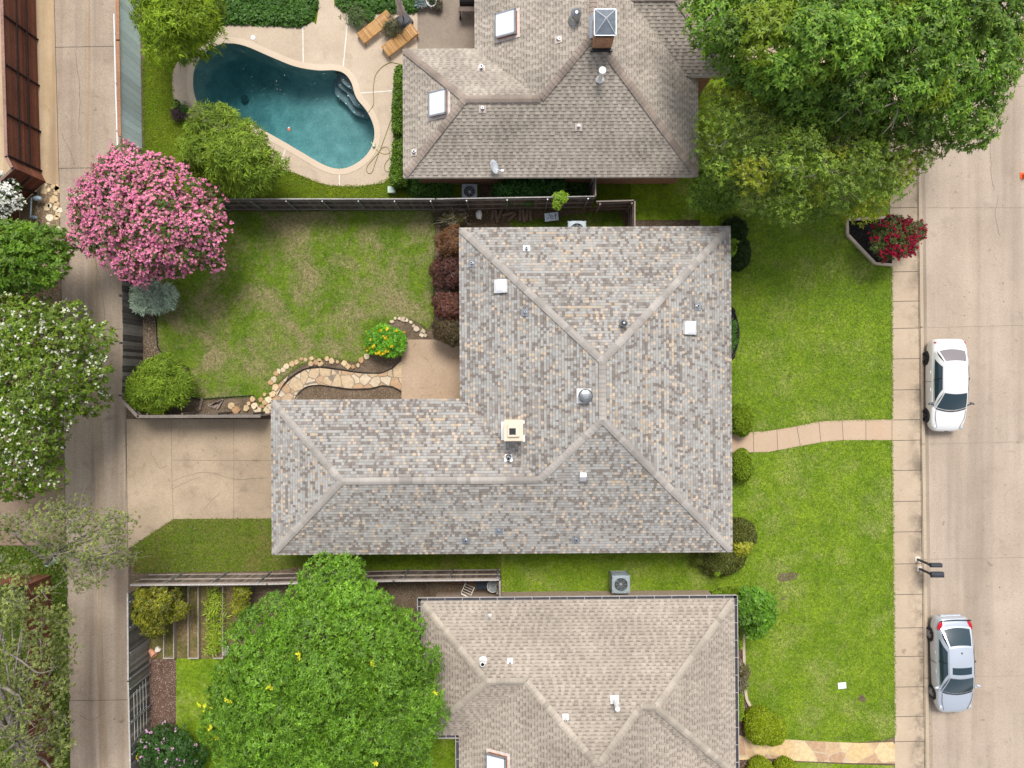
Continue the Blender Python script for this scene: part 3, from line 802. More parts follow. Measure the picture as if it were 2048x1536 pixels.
# -- roof fittings
def pipe_vent(hn, x, y, r=0.05, h=0.3, flash=0.16, mt=None, mf=None, cap=0, nm='vent_pipe'):
    p, n = on_roof(hn, x, y)
    fl, root, W, V3, roof = HOUSES[hn]
    mb = MB(); M = Vector((0, 0, 1)).rotation_difference(n).to_matrix().to_4x4(); M.translation = p
    mb.box(None, (flash * 2, flash * 2, 0.012), mat=M @ Matrix.Translation((0, 0, 0.03)), m=1)
    mb.lathe([(r * 1.9, 0.0), (r * 1.15, 0.1), (r, 0.1), (r, h), (r * .75, h)], p, 12)
    mb.lathe([(r * .75, h - .001), (r * .75, h * 0.5), (0, h * .5)], p, 12, m=2)
    if cap:
        mb.lathe([(r, h), (cap, h + .04), (cap, h + .10), (0, h + .13)], p, 14)
    mb.build(nm, [mt or M_metal, mf or M_metal, M_dark], root)
for x, y, r, h in ((1053, 497, .045, .22), (944, 527, .05, .26), (1050, 625, .045, .3), (1395, 613, .06, .2), (1017, 916, .085, .32), (932, 1081, .06, .18), (998, 1062, .04, .12), (1152, 1079, .05, .2)):
    pipe_vent('hip_roof_house', x, y, r, h)
for x, y, r, h in ((963, 138, .07, .3), (965, 218, .05, .2), (1157, 254, .05, .22), (829, 305, .06, .2), (1118, 79, .06, .12)):
    pipe_vent('brown_roof_house', x, y, r, h, mf=plain('pink_flashing', (0.6, 0.5, 0.45), .7))
pipe_vent('brown_roof_house', 1200, 158, .1, .75, .14, M_white, plain('pink_flashing', (0.6, 0.5, 0.45), .7), cap=.15)
pipe_vent('tan_roof_house', 980, 1231, .045, .35, .06, M_white, M_white)
pipe_vent('tan_roof_house', 966, 1321, .1, .45, .14, M_white, M_white)
pipe_vent('tan_roof_house', 1020, 1322, .05, .25, .12, M_white, M_white)
pipe_vent('tan_roof_house', 1229, 1399, .09, .8, .17, M_white, M_white, cap=.1)
pipe_vent('tan_roof_house', 1131, 1434, .045, .35, .12, M_white, M_white)

def turbine(hn, x, y, r):
    p, n = on_roof(hn, x, y); root = HOUSES[hn][1]
    mb = MB()
    mb.lathe([(r * 1.5, -0.05), (r * 1.1, .06), (r * .95, .12), (r * .95, .3)], p, 16)
    b = mb.build('turbine_vent', M_metal, root, smooth=True)
    mb = MB(); c = p + Vector((0, 0, .3)); N = 18
    for k in range(N):
        a = 6.2832 * k / N; g = []
        for t in range(7):
            th = math.pi * (0.04 + 0.44 * t / 6) ; 
            rr = r * 1.15 * math.sin(th * 1.9 + .12) if t else r * .25
            z = r * 1.3 * math.cos(th * 1.0) * 1.0
            g.append([c + Vector((rr * math.cos(a + o + t * .06), rr * math.sin(a + o + t * .06), z - (.03 if o > .1 else 0))) for o in (0, 6.2832 / N * .8)])
        mb.grid(g)
    mb.lathe([(0, r * 1.32), (r * .3, r * 1.28)], c, 12)
    mb.build('fin', M_metal, b)
turbine('hip_roof_house', 1245, 648, .14)
turbine('brown_roof_house', 1151, 38, .2)

def dome_light(hn, x, y, s, flat=True):
    p, n = on_roof(hn, x, y); fl, root, W, V3, roof = HOUSES[hn]
    M = Vector((0, 0, 1)).rotation_difference(n).to_matrix().to_4x4(); M.translation = p
    mb = MB(); mb.box(None, (s, s, .16), mat=M @ Matrix.Translation((0, 0, .08)))
    fr_ = mb.build('skylight', M_white, root, bevel=.01)
    mb = MB(); g = []
    for i in range(9):
        row = []
        for j in range(9):
            u, v = i / 4 - 1, j / 4 - 1
            z = .16 + .07 * (1 - abs(u) ** 4) * (1 - abs(v) ** 4)
            row.append(M @ Vector((u * s * .47, v * s * .47, z)))
        g.append(row)
    mb.grid(g)
    mb.build('dome', M_whiteacr, fr_, smooth=True)
dome_light('hip_roof_house', 1003, 573, .58)
dome_light('hip_roof_house', 1377, 656, .58)

def skylight(hn, x, y, su, sv, h, lean=0):
    p, n = on_roof(hn, x, y); root = HOUSES[hn][1]
    s = Vector((0, 0, 1)); e = s.cross(n).normalized(); s = n.cross(e)
    M = Matrix((e, s, n)).transposed().to_4x4(); M.translation = p
    mb = MB()
    mb.box(None, (su + .25, sv + .25, .015), mat=M @ Matrix.Translation((0, 0, .035)), m=1)
    mb.box(None, (su, sv, h), mat=M @ Matrix.Translation((0, 0, h / 2)), m=2)
    for a, b, c, d in ((0, sv / 2, su + .1, .07), (0, -sv / 2, su + .1, .07), (su / 2, 0, .07, sv + .1), (-su / 2, 0, .07, sv + .1)):
        mb.box(None, (c, d, .07), mat=M @ Matrix.Translation((a, b, h)), m=0)
    fr_ = mb.build('skylight', [M_metal, plain('pale_flashing', (0.7, 0.62, 0.58), .6), plain('rusty_curb', (0.3, 0.12, 0.06), .8)], root)
    mb = MB(); mb.box(None, (su - .05, sv - .05, .02), mat=M @ Matrix.Translation((0, 0, h + .02)))
    mb.build('pane', M_whiteacr, fr_)
skylight('brown_roof_house', 1016, 52, 1.0, .95, .25)
skylight('brown_roof_house', 880, 209, 1.0, .85, .2)
skylight('tan_roof_house', 997, 1530, 1.0, .9, .25)

# round power vent, box vent and stone chimney of the main house
p, n = on_roof('hip_roof_house', 1170, 792); root = HOUSES['hip_roof_house'][1]
M = Vector((0, 0, 1)).rotation_difference(n).to_matrix().to_4x4(); M.translation = p
mb = MB(); mb.box(None, (.62, .62, .014), mat=M @ Matrix.Translation((-.04, 0, .035)), m=1)
mb.lathe([(.22, .0), (.22, .22), (.3, .22), (.3, .27), (.24, .33), (.12, .36), (0, .365)], p, 28)
mb.build('attic_fan_vent', [plain('aluminium', (0.34, 0.36, 0.38), .3, .85), M_white], root, smooth=False)
p, n = on_roof('hip_roof_house', 1165, 953)
mb = MB(); M = Matrix.Translation(p)
mb.face([p + Vector(v) for v in ((-.14, -.2, .1), (.14, -.2, .1), (.14, .02, .36), (-.14, .02, .36))], 0)
mb.face([p + Vector(v) for v in ((-.14, .02, .36), (.14, .02, .36), (.14, .2, .34), (-.14, .2, .34))], 0)
for s in (-.14, .14): mb.face([p + Vector((s, a, b)) for a, b in ((-.2, -.1), (.2, -.1), (.2, .34), (.02, .36), (-.2, .1))], 0)
mb.face([p + Vector(v) for v in ((-.14, .2, -.1), (.14, .2, -.1), (.14, .2, .34), (-.14, .2, .34))], 0)
mb.face([p + Vector(v) for v in ((-.14, -.2, -.1), (.14, -.2, -.1), (.14, -.2, .1), (-.14, -.2, .1))], 0)
mb.build('box_vent', plain('white_tin', (0.72, 0.75, 0.8), .4, .2), root)
M_stone = concrete('chimney_stone', (0.66, 0.56, 0.44), (0.74, 0.66, 0.55), (0.6, 0.42, 0.24), .6, None, .12)
p, n = on_roof('hip_roof_house', 1026, 862)
mb = MB(); zt = 5.15
def stackb(mb, c, d, z0, z1, m=0): mb.box((c.x, c.y, (z0 + z1) / 2), (d[0], d[1], z1 - z0), R(.4), m)
pc = P(1027, 861, zt)
stackb(mb, pc, (.74, .82), p.z - .4, zt - .06)
ch = mb.build('chimney', M_stone, root, bevel=.015)
mb = MB(); stackb(mb, pc, (.8, .88), zt - .06, zt + .04); stackb(mb, pc, (.5, .52), zt + .04, zt + .16)
mb.build('chimney_crown', M_stone, ch, bevel=.02)
mb = MB(); stackb(mb, P(1025, 863, zt + .16), (.27, .27), zt + .1, zt + .166); mb.build('flue', M_dark, ch)
for a_, b_, c_ in (((-.46, 0), (.12, .8), -.16), ((.46, -.3), (.1, .3), .1), ((.42, .4), (.16, .14), .1)):
    mb = MB(); stackb(mb, p + Vector((*a_, 0)), b_, p.z + c_, p.z + c_ + .12); mb.build('flashing', M_white, ch)
# brick chimney with hipped metal cap
root = HOUSES['brown_roof_house'][1]
zt = 6.55; pc = P(1211, 42, zt)
mb = MB(); stackb(mb, pc, (.78, .98), 4.6, zt - .35)
ch = mb.build('chimney', M_brickr, root)
mb = MB(); stackb(mb, pc, (.74, .92), zt - .349, zt - .12, 1)
b0 = [pc + Vector((a * .43, b * .52, -.1)) for a, b in ((-1, -1), (1, -1), (1, 1), (-1, 1))]; ap = pc + Vector((0, 0, .22))
for i in range(4):
    mb.face([b0[i], b0[(i + 1) % 4], ap])
    mb.bar(b0[i] + Vector((0, 0, .01)), ap + Vector((0, 0, .012)), .03, .02, 2)
    mb.bar(b0[i], b0[(i + 1) % 4], .03, .03, 0)
mb.face(b0[::-1], 1)
mb.build('chimney_cap', [plain('cap_steel', (0.27, 0.31, 0.36), .4, .6), M_dark, plain('cap_seam', (0.6, 0.62, 0.66), .4, .5)], ch)
mb = MB(); p, n = on_roof('brown_roof_house', 1184, 64)
M = Vector((0, 0, 1)).rotation_difference(n).to_matrix().to_4x4(); M.translation = p
mb.box(None, (.22, .95, .05), mat=M @ Matrix.Translation((0.02, .2, .05))); stackb(mb, pc + Vector((0, -.56, 0)), (.9, .1), 5.2, 5.34, 1)
mb.build('flashing', [M_metal, M_dark], ch)
# satellite dish
p, n = on_roof('brown_roof_house', 990, 343)
mb = MB(); mb.tube([p, p + Vector((0, 0, .35))], .025, 8)
d = mb.build('satellite_dish', M_metal, root)
mb = MB(); ax = Vector((.75, .1, .5)).normalized(); M = Vector((0, 0, 1)).rotation_difference(ax).to_matrix().to_4x4(); M.translation = p + Vector((-.05, .05, .45))
mb.lathe([(0, 0), (.12, .008), (.22, .03), (.31, .07), (.315, .06), (.22, .015), (0, -.015)], None, 22, M=M)
mb.build('reflector', plain('dish_grey', (0.55, 0.6, 0.66), .4), d, smooth=True)
mb = MB(); e = p + Vector((.33, -.05, .3)); mb.tube([p + Vector((0, 0, .3)), e], .014, 6); mb.box(e, (.12, .1, .1))
mb.build('feed_arm', M_white, d)
# ---------------------------------------------------------------- plants
M_leaf = attr_mat('leaf', 0.5, 0.1, 8, 0, 0.35, trans=0.28)
M_needle = attr_mat('needle', 0.6, 0.1, 8, 0, 0.25, trans=0.22)
M_petal = attr_mat('petal', 0.7, 0.06, 8, 0, 0.1, trans=0.2)
M_bark = plain('bark', (0.13, 0.1, 0.075), 0.9, var=0.35, scale=9)
M_barkp = plain('pale_bark', (0.34, 0.30, 0.26), 0.9, var=0.3, scale=9)
M_barkd = plain('grey_bark', (0.20, 0.175, 0.15), 0.9, var=0.4, scale=7)
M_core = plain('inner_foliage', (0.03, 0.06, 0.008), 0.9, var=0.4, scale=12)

def nrm(a): return a / (np.linalg.norm(a, axis=-1, keepdims=True) + 1e-9)
def leaf_mesh(name, base, d, nr, L, Wd, col, mat, parent, droop=0.25, extra=None):
    "one small bent kite-shaped face per leaf"
    N = len(base); L = np.broadcast_to(np.asarray(L, float), (N,))[:, None]; Wd = np.broadcast_to(np.asarray(Wd, float), (N,))[:, None]
    sd = nrm(np.cross(nr, d)); z = np.array([[0, 0, 1.0]])
    mid = base + d * L * 0.45
    v = np.stack([base, mid + sd * Wd * .5 - nr * Wd * .12, base + d * L - z * L * droop, mid - sd * Wd * .5 - nr * Wd * .12], 1).reshape(-1, 3)
    if parent is not None: v = v - np.array(WO.get(parent, Vector((0, 0, 0))))
    me = bpy.data.meshes.new(name)
    me.vertices.add(4 * N); me.loops.add(4 * N); me.polygons.add(N)
    me.vertices.foreach_set('co', v.astype(np.float32).ravel())
    me.loops.foreach_set('vertex_index', np.arange(4 * N, dtype=np.int32))
    me.polygons.foreach_set('loop_start', np.arange(0, 4 * N, 4, dtype=np.int32))
    at = me.color_attributes.new('Col', 'FLOAT_COLOR', 'CORNER')
    c = np.ones((N, 4), np.float32); c[:, :3] = np.clip(col, 0, 1)
    at.data.foreach_set('color', np.repeat(c, 4, axis=0).ravel())
    me.update(calc_edges=True)
    o = bpy.data.objects.new(name, me); me.materials.append(mat); COL.objects.link(o)
    if parent is not None: o.parent = parent; WO[o] = WO.get(parent, Vector((0, 0, 0)))
    return o

def colors(pal, n, tone=None, var=0.14):
    pal = np.array(pal); c = pal[rng.integers(0, len(pal), n)]
    f = rng.uniform(0.3, 0.7, n)[:, None]; c = c * f + pal[rng.integers(0, len(pal), n)] * (1 - f)
    c = c * rng.normal(1, var, n)[:, None]
    if tone is not None: c = c * tone[:, None]
    return np.clip(c, 0.004, 0.95)

def lumps_in(outline, z0, z1, lr, nl, flat=0.55):
    xs = [p[0] for p in outline]; ys = [p[1] for p in outline]; out = []
    zm = z0 + (z1 - z0) * .5; pm = F / (H - zm); inset = lr * pm * 1.12
    cand = []
    for _ in range(nl * 60):
        x, y = random.uniform(min(xs), max(xs)), random.uniform(min(ys), max(ys))
        if pip(x, y, outline):
            d = edge_dist(x, y, outline)
            if d > inset * .75: cand.append((x, y, d))
        if len(cand) > nl * 14: break
    dm = max(c[2] for c in cand)
    sel = [cand[0]]                      # farthest-point spread keeps the clumps even but not regular
    md = [1e9] * len(cand)
    for _ in range(nl - 1):
        for i, c in enumerate(cand):
            dd = (c[0] - sel[-1][0]) ** 2 + (c[1] - sel[-1][1]) ** 2
            if dd < md[i]: md[i] = dd
        sel.append(cand[max(range(len(cand)), key=lambda i: md[i] * random.uniform(.5, 1))])
    for x, y, d in sel:
        u = min(1, d / dm); h = (1 - (1 - u) ** 2) ** flat
        r = lr * random.uniform(.62, 1.3)
        z = z0 + (z1 - z0) * h * random.uniform(.84, 1.05) - r
        z = max(z, r * .6)
        p = P(x, y, z + r * .5); out.append((p.x, p.y, z, r))
    return np.array(out)

def sprig_pts(L, n, inner=0.25, zmin=-0.3, shell=(0.86, 1.08)):
    w = L[:, 3] ** 2; li = rng.choice(len(L), n, p=w / w.sum())
    d = nrm(rng.normal(0, 1, (n, 3))); d[:, 2] = np.where(d[:, 2] < zmin, -d[:, 2], d[:, 2])
    rad = np.where(rng.random(n) < inner, rng.uniform(.35, .88, n), rng.uniform(*shell, n)) * L[li, 3]
    p = L[li, :3] + d * rad[:, None]
    keep = np.ones(n, bool)
    for k in range(len(L)):
        ins = (np.linalg.norm(p - L[k, :3], axis=1) < L[k, 3] * .74) & (li != k)
        keep &= ~(ins & (rng.random(n) < .85))
    keep &= p[:, 2] > 0.04
    return p[keep], d[keep], li[keep]

def sprays(p, d, li, k, Ln, Wd, pal, nl, up=0.5, elev=(-0.15, 0.6), tonev=0.13, var=0.14, cl=None):
    n = len(p); a = nrm(d * .7 + np.array([0, 0, up]) + rng.normal(0, .3, (n, 3)))
    t = np.cross(a, nrm(rng.normal(0, 1, (n, 3)))); t = nrm(t); b = np.cross(a, t)
    tone = np.clip(rng.normal(1, tonev, nl), .6, 1.5)[li] * rng.normal(1, .08, n)
    base = np.repeat(p, k, 0); A = np.repeat(a, k, 0); T = np.repeat(t, k, 0); B = np.repeat(b, k, 0)
    ph = (np.tile(np.arange(k), n) * 6.2832 / k + rng.normal(0, .35, n * k))[:, None]
    el = rng.uniform(*elev, n * k)[:, None]
    D = nrm(A * np.sin(el) + (T * np.cos(ph) + B * np.sin(ph)) * np.cos(el))
    N = nrm(A - (A * D).sum(1, keepdims=True) * D + rng.normal(0, .12, (n * k, 3)))
    base = base + A * rng.uniform(-.3, .3, (n * k, 1)) * Ln
    C = colors(pal, n * k, np.repeat(tone, k), var)
    return base, D, N, Ln * rng.uniform(.7, 1.3, n * k), Wd * rng.uniform(.75, 1.25, n * k), C

def limb_tubes(mb, start, ends, r0, n=6, sag=0.15, r1=0.012):
    for e in ends:
        s = Vector(start); e = Vector(e); m = (s + e) / 2 + Vector((random.uniform(-.1, .1), random.uniform(-.1, .1), .12)) * (e - s).length
        pts = curve([s, m, e], 4); rr = [r0 + (r1 - r0) * i / (len(pts) - 1) for i in range(len(pts))]
        mb.tube(pts, rr, n, cap=False)

def plant(name, label, cat, outline, z0, z1, lr, nl, ns, k, Ln, Wd, pal, group=None, mat=None, trunk=0.12, base=None, bark=None, inner=0.25,
          up=0.5, elev=(-0.15, 0.6), droop=0.25, flat=0.55, flowers=None, twigs=0, twig_mat=None, twig_l=0.9, limbs=None, extra=None, tonev=0.13, core=False, zmin=-0.3, limb_n=14, accents=None, lumps=None, spots=None):
    cx = sum(p[0] for p in outline) / len(outline); cy = sum(p[1] for p in outline) / len(outline)
    b = P(*base) if base else P(cx, cy, (z0 + z1) * .4)
    b = Vector((b.x, b.y, 0))
    root = thing(name, label, cat, b, group)
    L = lumps_in(outline, z0, z1, lr, nl, flat) if lumps is None else lumps
    p, d, li = sprig_pts(L, ns, inner, zmin)
    cr = sprays(p, d, li, k, Ln, Wd, pal, len(L), up, elev, tonev)
    if accents:
        pa, fa = accents; m = rng.random(len(L)) < fa
        q = np.repeat(m[li], k); cr[5][q] = colors(pa, int(q.sum()))
    leaf_mesh('crown' if trunk > .04 else 'foliage', *cr, mat or M_leaf, root, droop)
    if spots:
        sp = []
        for x, y in spots:
            for it in range(3):
                z = z1 if it == 0 else z; q = P(x, y, z)
                dd = np.hypot(L[:, 0] - q.x, L[:, 1] - q.y); top = np.where(dd < L[:, 3], L[:, 2] + np.sqrt(np.maximum(L[:, 3] ** 2 - dd ** 2, 0)), -1); z = top.max() if top.max() > 0 else z0 + (z1 - z0) * .5
            sp.append(tuple(P(x, y, z + .12)))
        sp = np.repeat(np.array(sp), 3, 0) + rng.normal(0, .07, (len(spots) * 3, 3))
        f = sprays(sp, np.tile((0, 0, 1.0), (len(sp), 1)), np.zeros(len(sp), int), 6, .10, .06, [(0.66, 0.70, 0.02), (0.8, 0.78, 0.05), (0.6, 0.62, 0.03)], 1, .6, (-.1, .9), .05)
        leaf_mesh('yellow_leaves', *f, M_leaf, root, .2)
    if trunk:
        mb = MB()
        if limbs:
            for pl in limbs:
                pts = curve([P(x, y, z) for x, y, z, r in pl], 4); rs = [r for *_, r in pl]
                rr = [rs[min(len(rs) - 1, i // 4)] * (1 - (i % 4) / 4) + rs[min(len(rs) - 1, i // 4 + 1)] * ((i % 4) / 4) for i in range(len(pts))]
                mb.tube(pts, rr, 9)
            top = P(*limbs[0][len(limbs[0]) // 2][:3])
        else:
            top = b + Vector((0, 0, z0 + (z1 - z0) * .2))
            mb.tube([b, b + Vector((.02, .03, z0 * .5)), top], [trunk * 1.25, trunk, trunk * .8], 9)
        sel = sorted(L.tolist(), key=lambda q: random.random())[:limb_n]
        limb_tubes(mb, top, [Vector(q[:3]) for q in sel], trunk * .5)
        mb.build('trunk', bark or M_bark, root, smooth=True)
    if twigs:
        mb = MB()
        for q in L:
            c = Vector(q[:3])
            for _ in range(twigs):
                v = Vector(nrm(rng.normal(0, 1, 3))); v.z = abs(v.z) * .5 + .05
                e = c + v * q[3] * random.uniform(.9, 1.6) * twig_l
                m = c + (e - c) * .5 + Vector(rng.normal(0, .09, 3))
                mb.tube([c, m, e], [.02, .012, .005], 4, cap=False)
                for _ in range(2):
                    mb.tube([m, m + (e - m) * .5 + Vector(rng.normal(0, .12, 3)), m + (e - m) + Vector(rng.normal(0, .28, 3))], [.01, .007, .004], 3, cap=False)
        mb.build('twig', twig_mat or M_barkp, root)
    if flowers:
        nf, kf, lf, wf, pf, sp = flowers
        wl = rng.uniform(.45, 1, len(L))[li]; m = (d[:, 2] > -.05) & (rng.random(len(d)) < wl)
        idx = np.flatnonzero(m); idx = rng.choice(idx, min(nf, len(idx)), replace=False)
        # blossom heads gather on some clumps more than on others
        pp = p[idx] + d[idx] * sp
        off = rng.normal(0, sp * .8, (len(pp) * 3, 3)); P3 = np.repeat(pp, 3, 0) + off
        f = sprays(P3, np.repeat(d[idx], 3, 0), np.repeat(li[idx], 3), kf, lf, wf, pf, len(L), .6, (-.1, .9), .1, .12)
        leaf_mesh('blossom', *f, M_petal, root, .1)
    return root

# -- palettes
G_oak = [(0.10, 0.22, 0.018), (0.15, 0.29, 0.026), (0.06, 0.14, 0.016), (0.25, 0.38, 0.04)]
G_bright = [(0.165, 0.34, 0.02), (0.11, 0.255, 0.016), (0.25, 0.45, 0.04), (0.06, 0.155, 0.012)]
G_feather = [(0.22, 0.33, 0.014), (0.165, 0.27, 0.012), (0.29, 0.40, 0.02), (0.11, 0.19, 0.010)]
G_feather2 = [(0.20, 0.30, 0.022), (0.15, 0.245, 0.018), (0.26, 0.36, 0.03), (0.10, 0.18, 0.014)]
G_myrtle = [(0.072, 0.144, 0.018), (0.102, 0.18, 0.024), (0.144, 0.204, 0.036), (0.06, 0.108, 0.018)]
G_elm = [(0.13, 0.225, 0.025), (0.18, 0.285, 0.03), (0.09, 0.165, 0.02), (0.28, 0.36, 0.04)]
G_olive = [(0.178, 0.219, 0.056), (0.224, 0.27, 0.071), (0.138, 0.184, 0.051), (0.296, 0.326, 0.082)]
G_blue = [(0.39, 0.494, 0.377), (0.468, 0.572, 0.455), (0.312, 0.403, 0.312), (0.546, 0.65, 0.494)]
G_dark = [(0.03, 0.065, 0.012), (0.045, 0.085, 0.014), (0.03, 0.055, 0.012)]
G_ivy = [(0.06, 0.165, 0.018), (0.09, 0.217, 0.024), (0.053, 0.135, 0.018)]
G_lime = [(0.20, 0.34, 0.015), (0.15, 0.28, 0.015), (0.27, 0.40, 0.03)]
G_red = [(0.13, 0.045, 0.03), (0.10, 0.035, 0.03), (0.18, 0.07, 0.04), (0.12, 0.07, 0.03)]
G_yel = [(0.35, 0.36, 0.02), (0.28, 0.32, 0.02), (0.42, 0.40, 0.03), (0.16, 0.20, 0.02)]
PINK = [(0.80, 0.20, 0.44), (0.86, 0.30, 0.50), (0.70, 0.14, 0.42), (0.88, 0.42, 0.50), (0.84, 0.38, 0.38)]
WHITE = [(0.88, 0.88, 0.80), (0.80, 0.82, 0.70), (0.92, 0.92, 0.9)]

# -- trees
plant('feathery_tree', 'yellow-green feathery tree overhanging the alley fence at the top of the pool yard', 'tree',
      [(262, -60), (425, -60), (428, 20), (430, 45), (421, 66), (424, 84), (405, 98), (380, 110), (362, 124), (340, 116), (322, 130), (300, 118), (282, 108), (278, 80), (258, 58), (262, 20)],
      0.8, 4.8, 0.75, 30, 2600, 10, 0.24, 0.05, G_feather, 'feathery trees by the pool', M_needle, .1, tonev=.16)
plant('feathery_tree', 'olive-green feathery tree between the pool and the pink crepe myrtle', 'tree',
      [(440, 188), (458, 205), (476, 228), (500, 252), (530, 278), (545, 300), (572, 322), (566, 342), (546, 362), (535, 382), (500, 390), (470, 388), (440, 378), (400, 350), (350, 318), (347, 300), (367, 280), (374, 255), (374, 205), (395, 198), (420, 203)],
      0.5, 4.4, 0.72, 36, 3000, 10, 0.25, 0.05, G_feather2, 'feathery trees by the pool', M_needle, .1, tonev=.16)
plant('crepe_myrtle', 'crepe myrtle covered in pink blossom over the back garden corner', 'tree',
      [(195, 300), (240, 285), (300, 287), (340, 300), (370, 320), (410, 350), (440, 385), (455, 410), (466, 462), (445, 490), (440, 515), (410, 545), (400, 560), (350, 565), (330, 558), (280, 568), (235, 560), (205, 545), (195, 525), (165, 510), (155, 490), (140, 470), (130, 430), (135, 400), (125, 360), (150, 350), (170, 330)],
      1.2, 5.6, 0.62, 62, 5200, 7, 0.12, 0.06, G_myrtle, None, None, .12, flowers=(4300, 7, 0.07, 0.058, PINK, .075), tonev=.14, base=(300, 450))
plant('juniper_bush', 'silvery blue-grey juniper beneath the pink crepe myrtle', 'bush',
      [(246, 592), (260, 570), (300, 562), (342, 572), (358, 597), (347, 618), (300, 626), (258, 616)], 0.3, 1.6, 0.36, 18, 1500, 9, 0.2, 0.04, G_blue, None, M_needle, .03, up=.2)
plant('broadleaf_tree', 'bright green tree beside the alley, above the white-flowering tree', 'tree',
      [(-60, 440), (20, 445), (45, 458), (60, 445), (90, 450), (125, 455), (135, 480), (125, 500), (134, 530), (125, 560), (95, 575), (60, 580), (-60, 580)],
      1.0, 5.0, 0.7, 30, 3000, 8, 0.15, 0.08, [(0.09, 0.20, 0.012), (0.13, 0.26, 0.015), (0.06, 0.14, 0.01), (0.19, 0.32, 0.022)], None, None, .1, tonev=.15)
plant('crepe_myrtle', 'large crepe myrtle dotted with white blossom beside the alley', 'tree',
      [(-60, 585), (40, 585), (80, 600), (125, 605), (160, 590), (175, 620), (190, 640), (205, 650), (212, 690), (218, 720), (212, 760), (195, 800), (170, 830), (150, 850), (137, 870), (133, 920), (120, 960), (90, 985), (50, 990), (20, 1010), (-60, 1010)],
      1.2, 5.8, 0.75, 56, 7000, 8, 0.13, 0.065, [(0.115, 0.215, 0.014), (0.165, 0.265, 0.018), (0.075, 0.15, 0.012), (0.25, 0.32, 0.03)], None, None, .12, flowers=(620, 5, 0.058, 0.046, [(0.80, 0.80, 0.66), (0.74, 0.76, 0.58), (0.88, 0.87, 0.8)], .055), tonev=.15, base=(60, 800))
plant('flowering_shrub', 'small shrub crowded with white flowers against the brown board fence', 'shrub',
      [(-50, 342), (8, 345), (28, 355), (32, 378), (46, 392), (44, 412), (12, 428), (-50, 430)], .8, 2.4, .32, 16, 900, 7, .11, .05, G_myrtle, None, None, .05, flowers=(420, 7, .07, .06, WHITE, .06))
plant('feathery_bush', 'low feathery yellow-green bush at the end of the dark alley fence', 'bush',
      [(247, 772), (262, 748), (285, 732), (310, 714), (332, 716), (358, 736), (378, 766), (376, 790), (350, 808), (320, 822), (282, 820), (254, 808)],
      0.3, 2.2, 0.5, 22, 2200, 10, 0.22, 0.04, G_feather2, None, M_needle, .05, up=.3)
plant('round_shade_tree', 'dense round bright-green shade tree in front of the tan roofed house', 'tree',
      [(633, 1129), (684, 1113), (714, 1129), (734, 1149), (759, 1157), (795, 1198), (833, 1233), (864, 1279), (884, 1309), (907, 1370), (899, 1421), (882, 1472), (879, 1502), (866, 1563), (754, 1613), (592, 1613), (470, 1593), (430, 1542), (412, 1502), (393, 1441), (403, 1380), (423, 1330), (443, 1268), (473, 1228), (514, 1198), (554, 1177), (595, 1149)],
      2.0, 8.2, 0.8, 115, 21000, 9, 0.145, 0.052, G_bright, None, None, .2, tonev=.12, droop=.35, inner=.3, flat=.5, elev=(-.2, .5),
      base=(690, 1340), spots=[(601, 1311), (539, 1373), (744, 1325), (752, 1524), (415, 1412), (404, 1408), (419, 1458), (432, 1475), (866, 1384), (459, 1404)])
plant('leafy_oak', 'tall dark green oak arching over the street and the brown roofed house', 'tree',
      [(1365, 0), (1380, -60), (1700, -120), (2048, -80), (2075, 100), (2040, 150), (2010, 195), (2012, 255), (1985, 275), (1950, 285), (1900, 280), (1868, 258), (1800, 248), (1700, 252), (1600, 248), (1500, 215), (1455, 160), (1432, 120), (1405, 80)],
      3.0, 10.0, 1.0, 66, 13500, 9, 0.19, 0.075, G_oak, None, None, .28, tonev=.22, base=(1660, 190), limb_n=40, inner=.42, flat=.45,
      accents=([(0.24, 0.33, 0.02), (0.19, 0.30, 0.02)], .1))
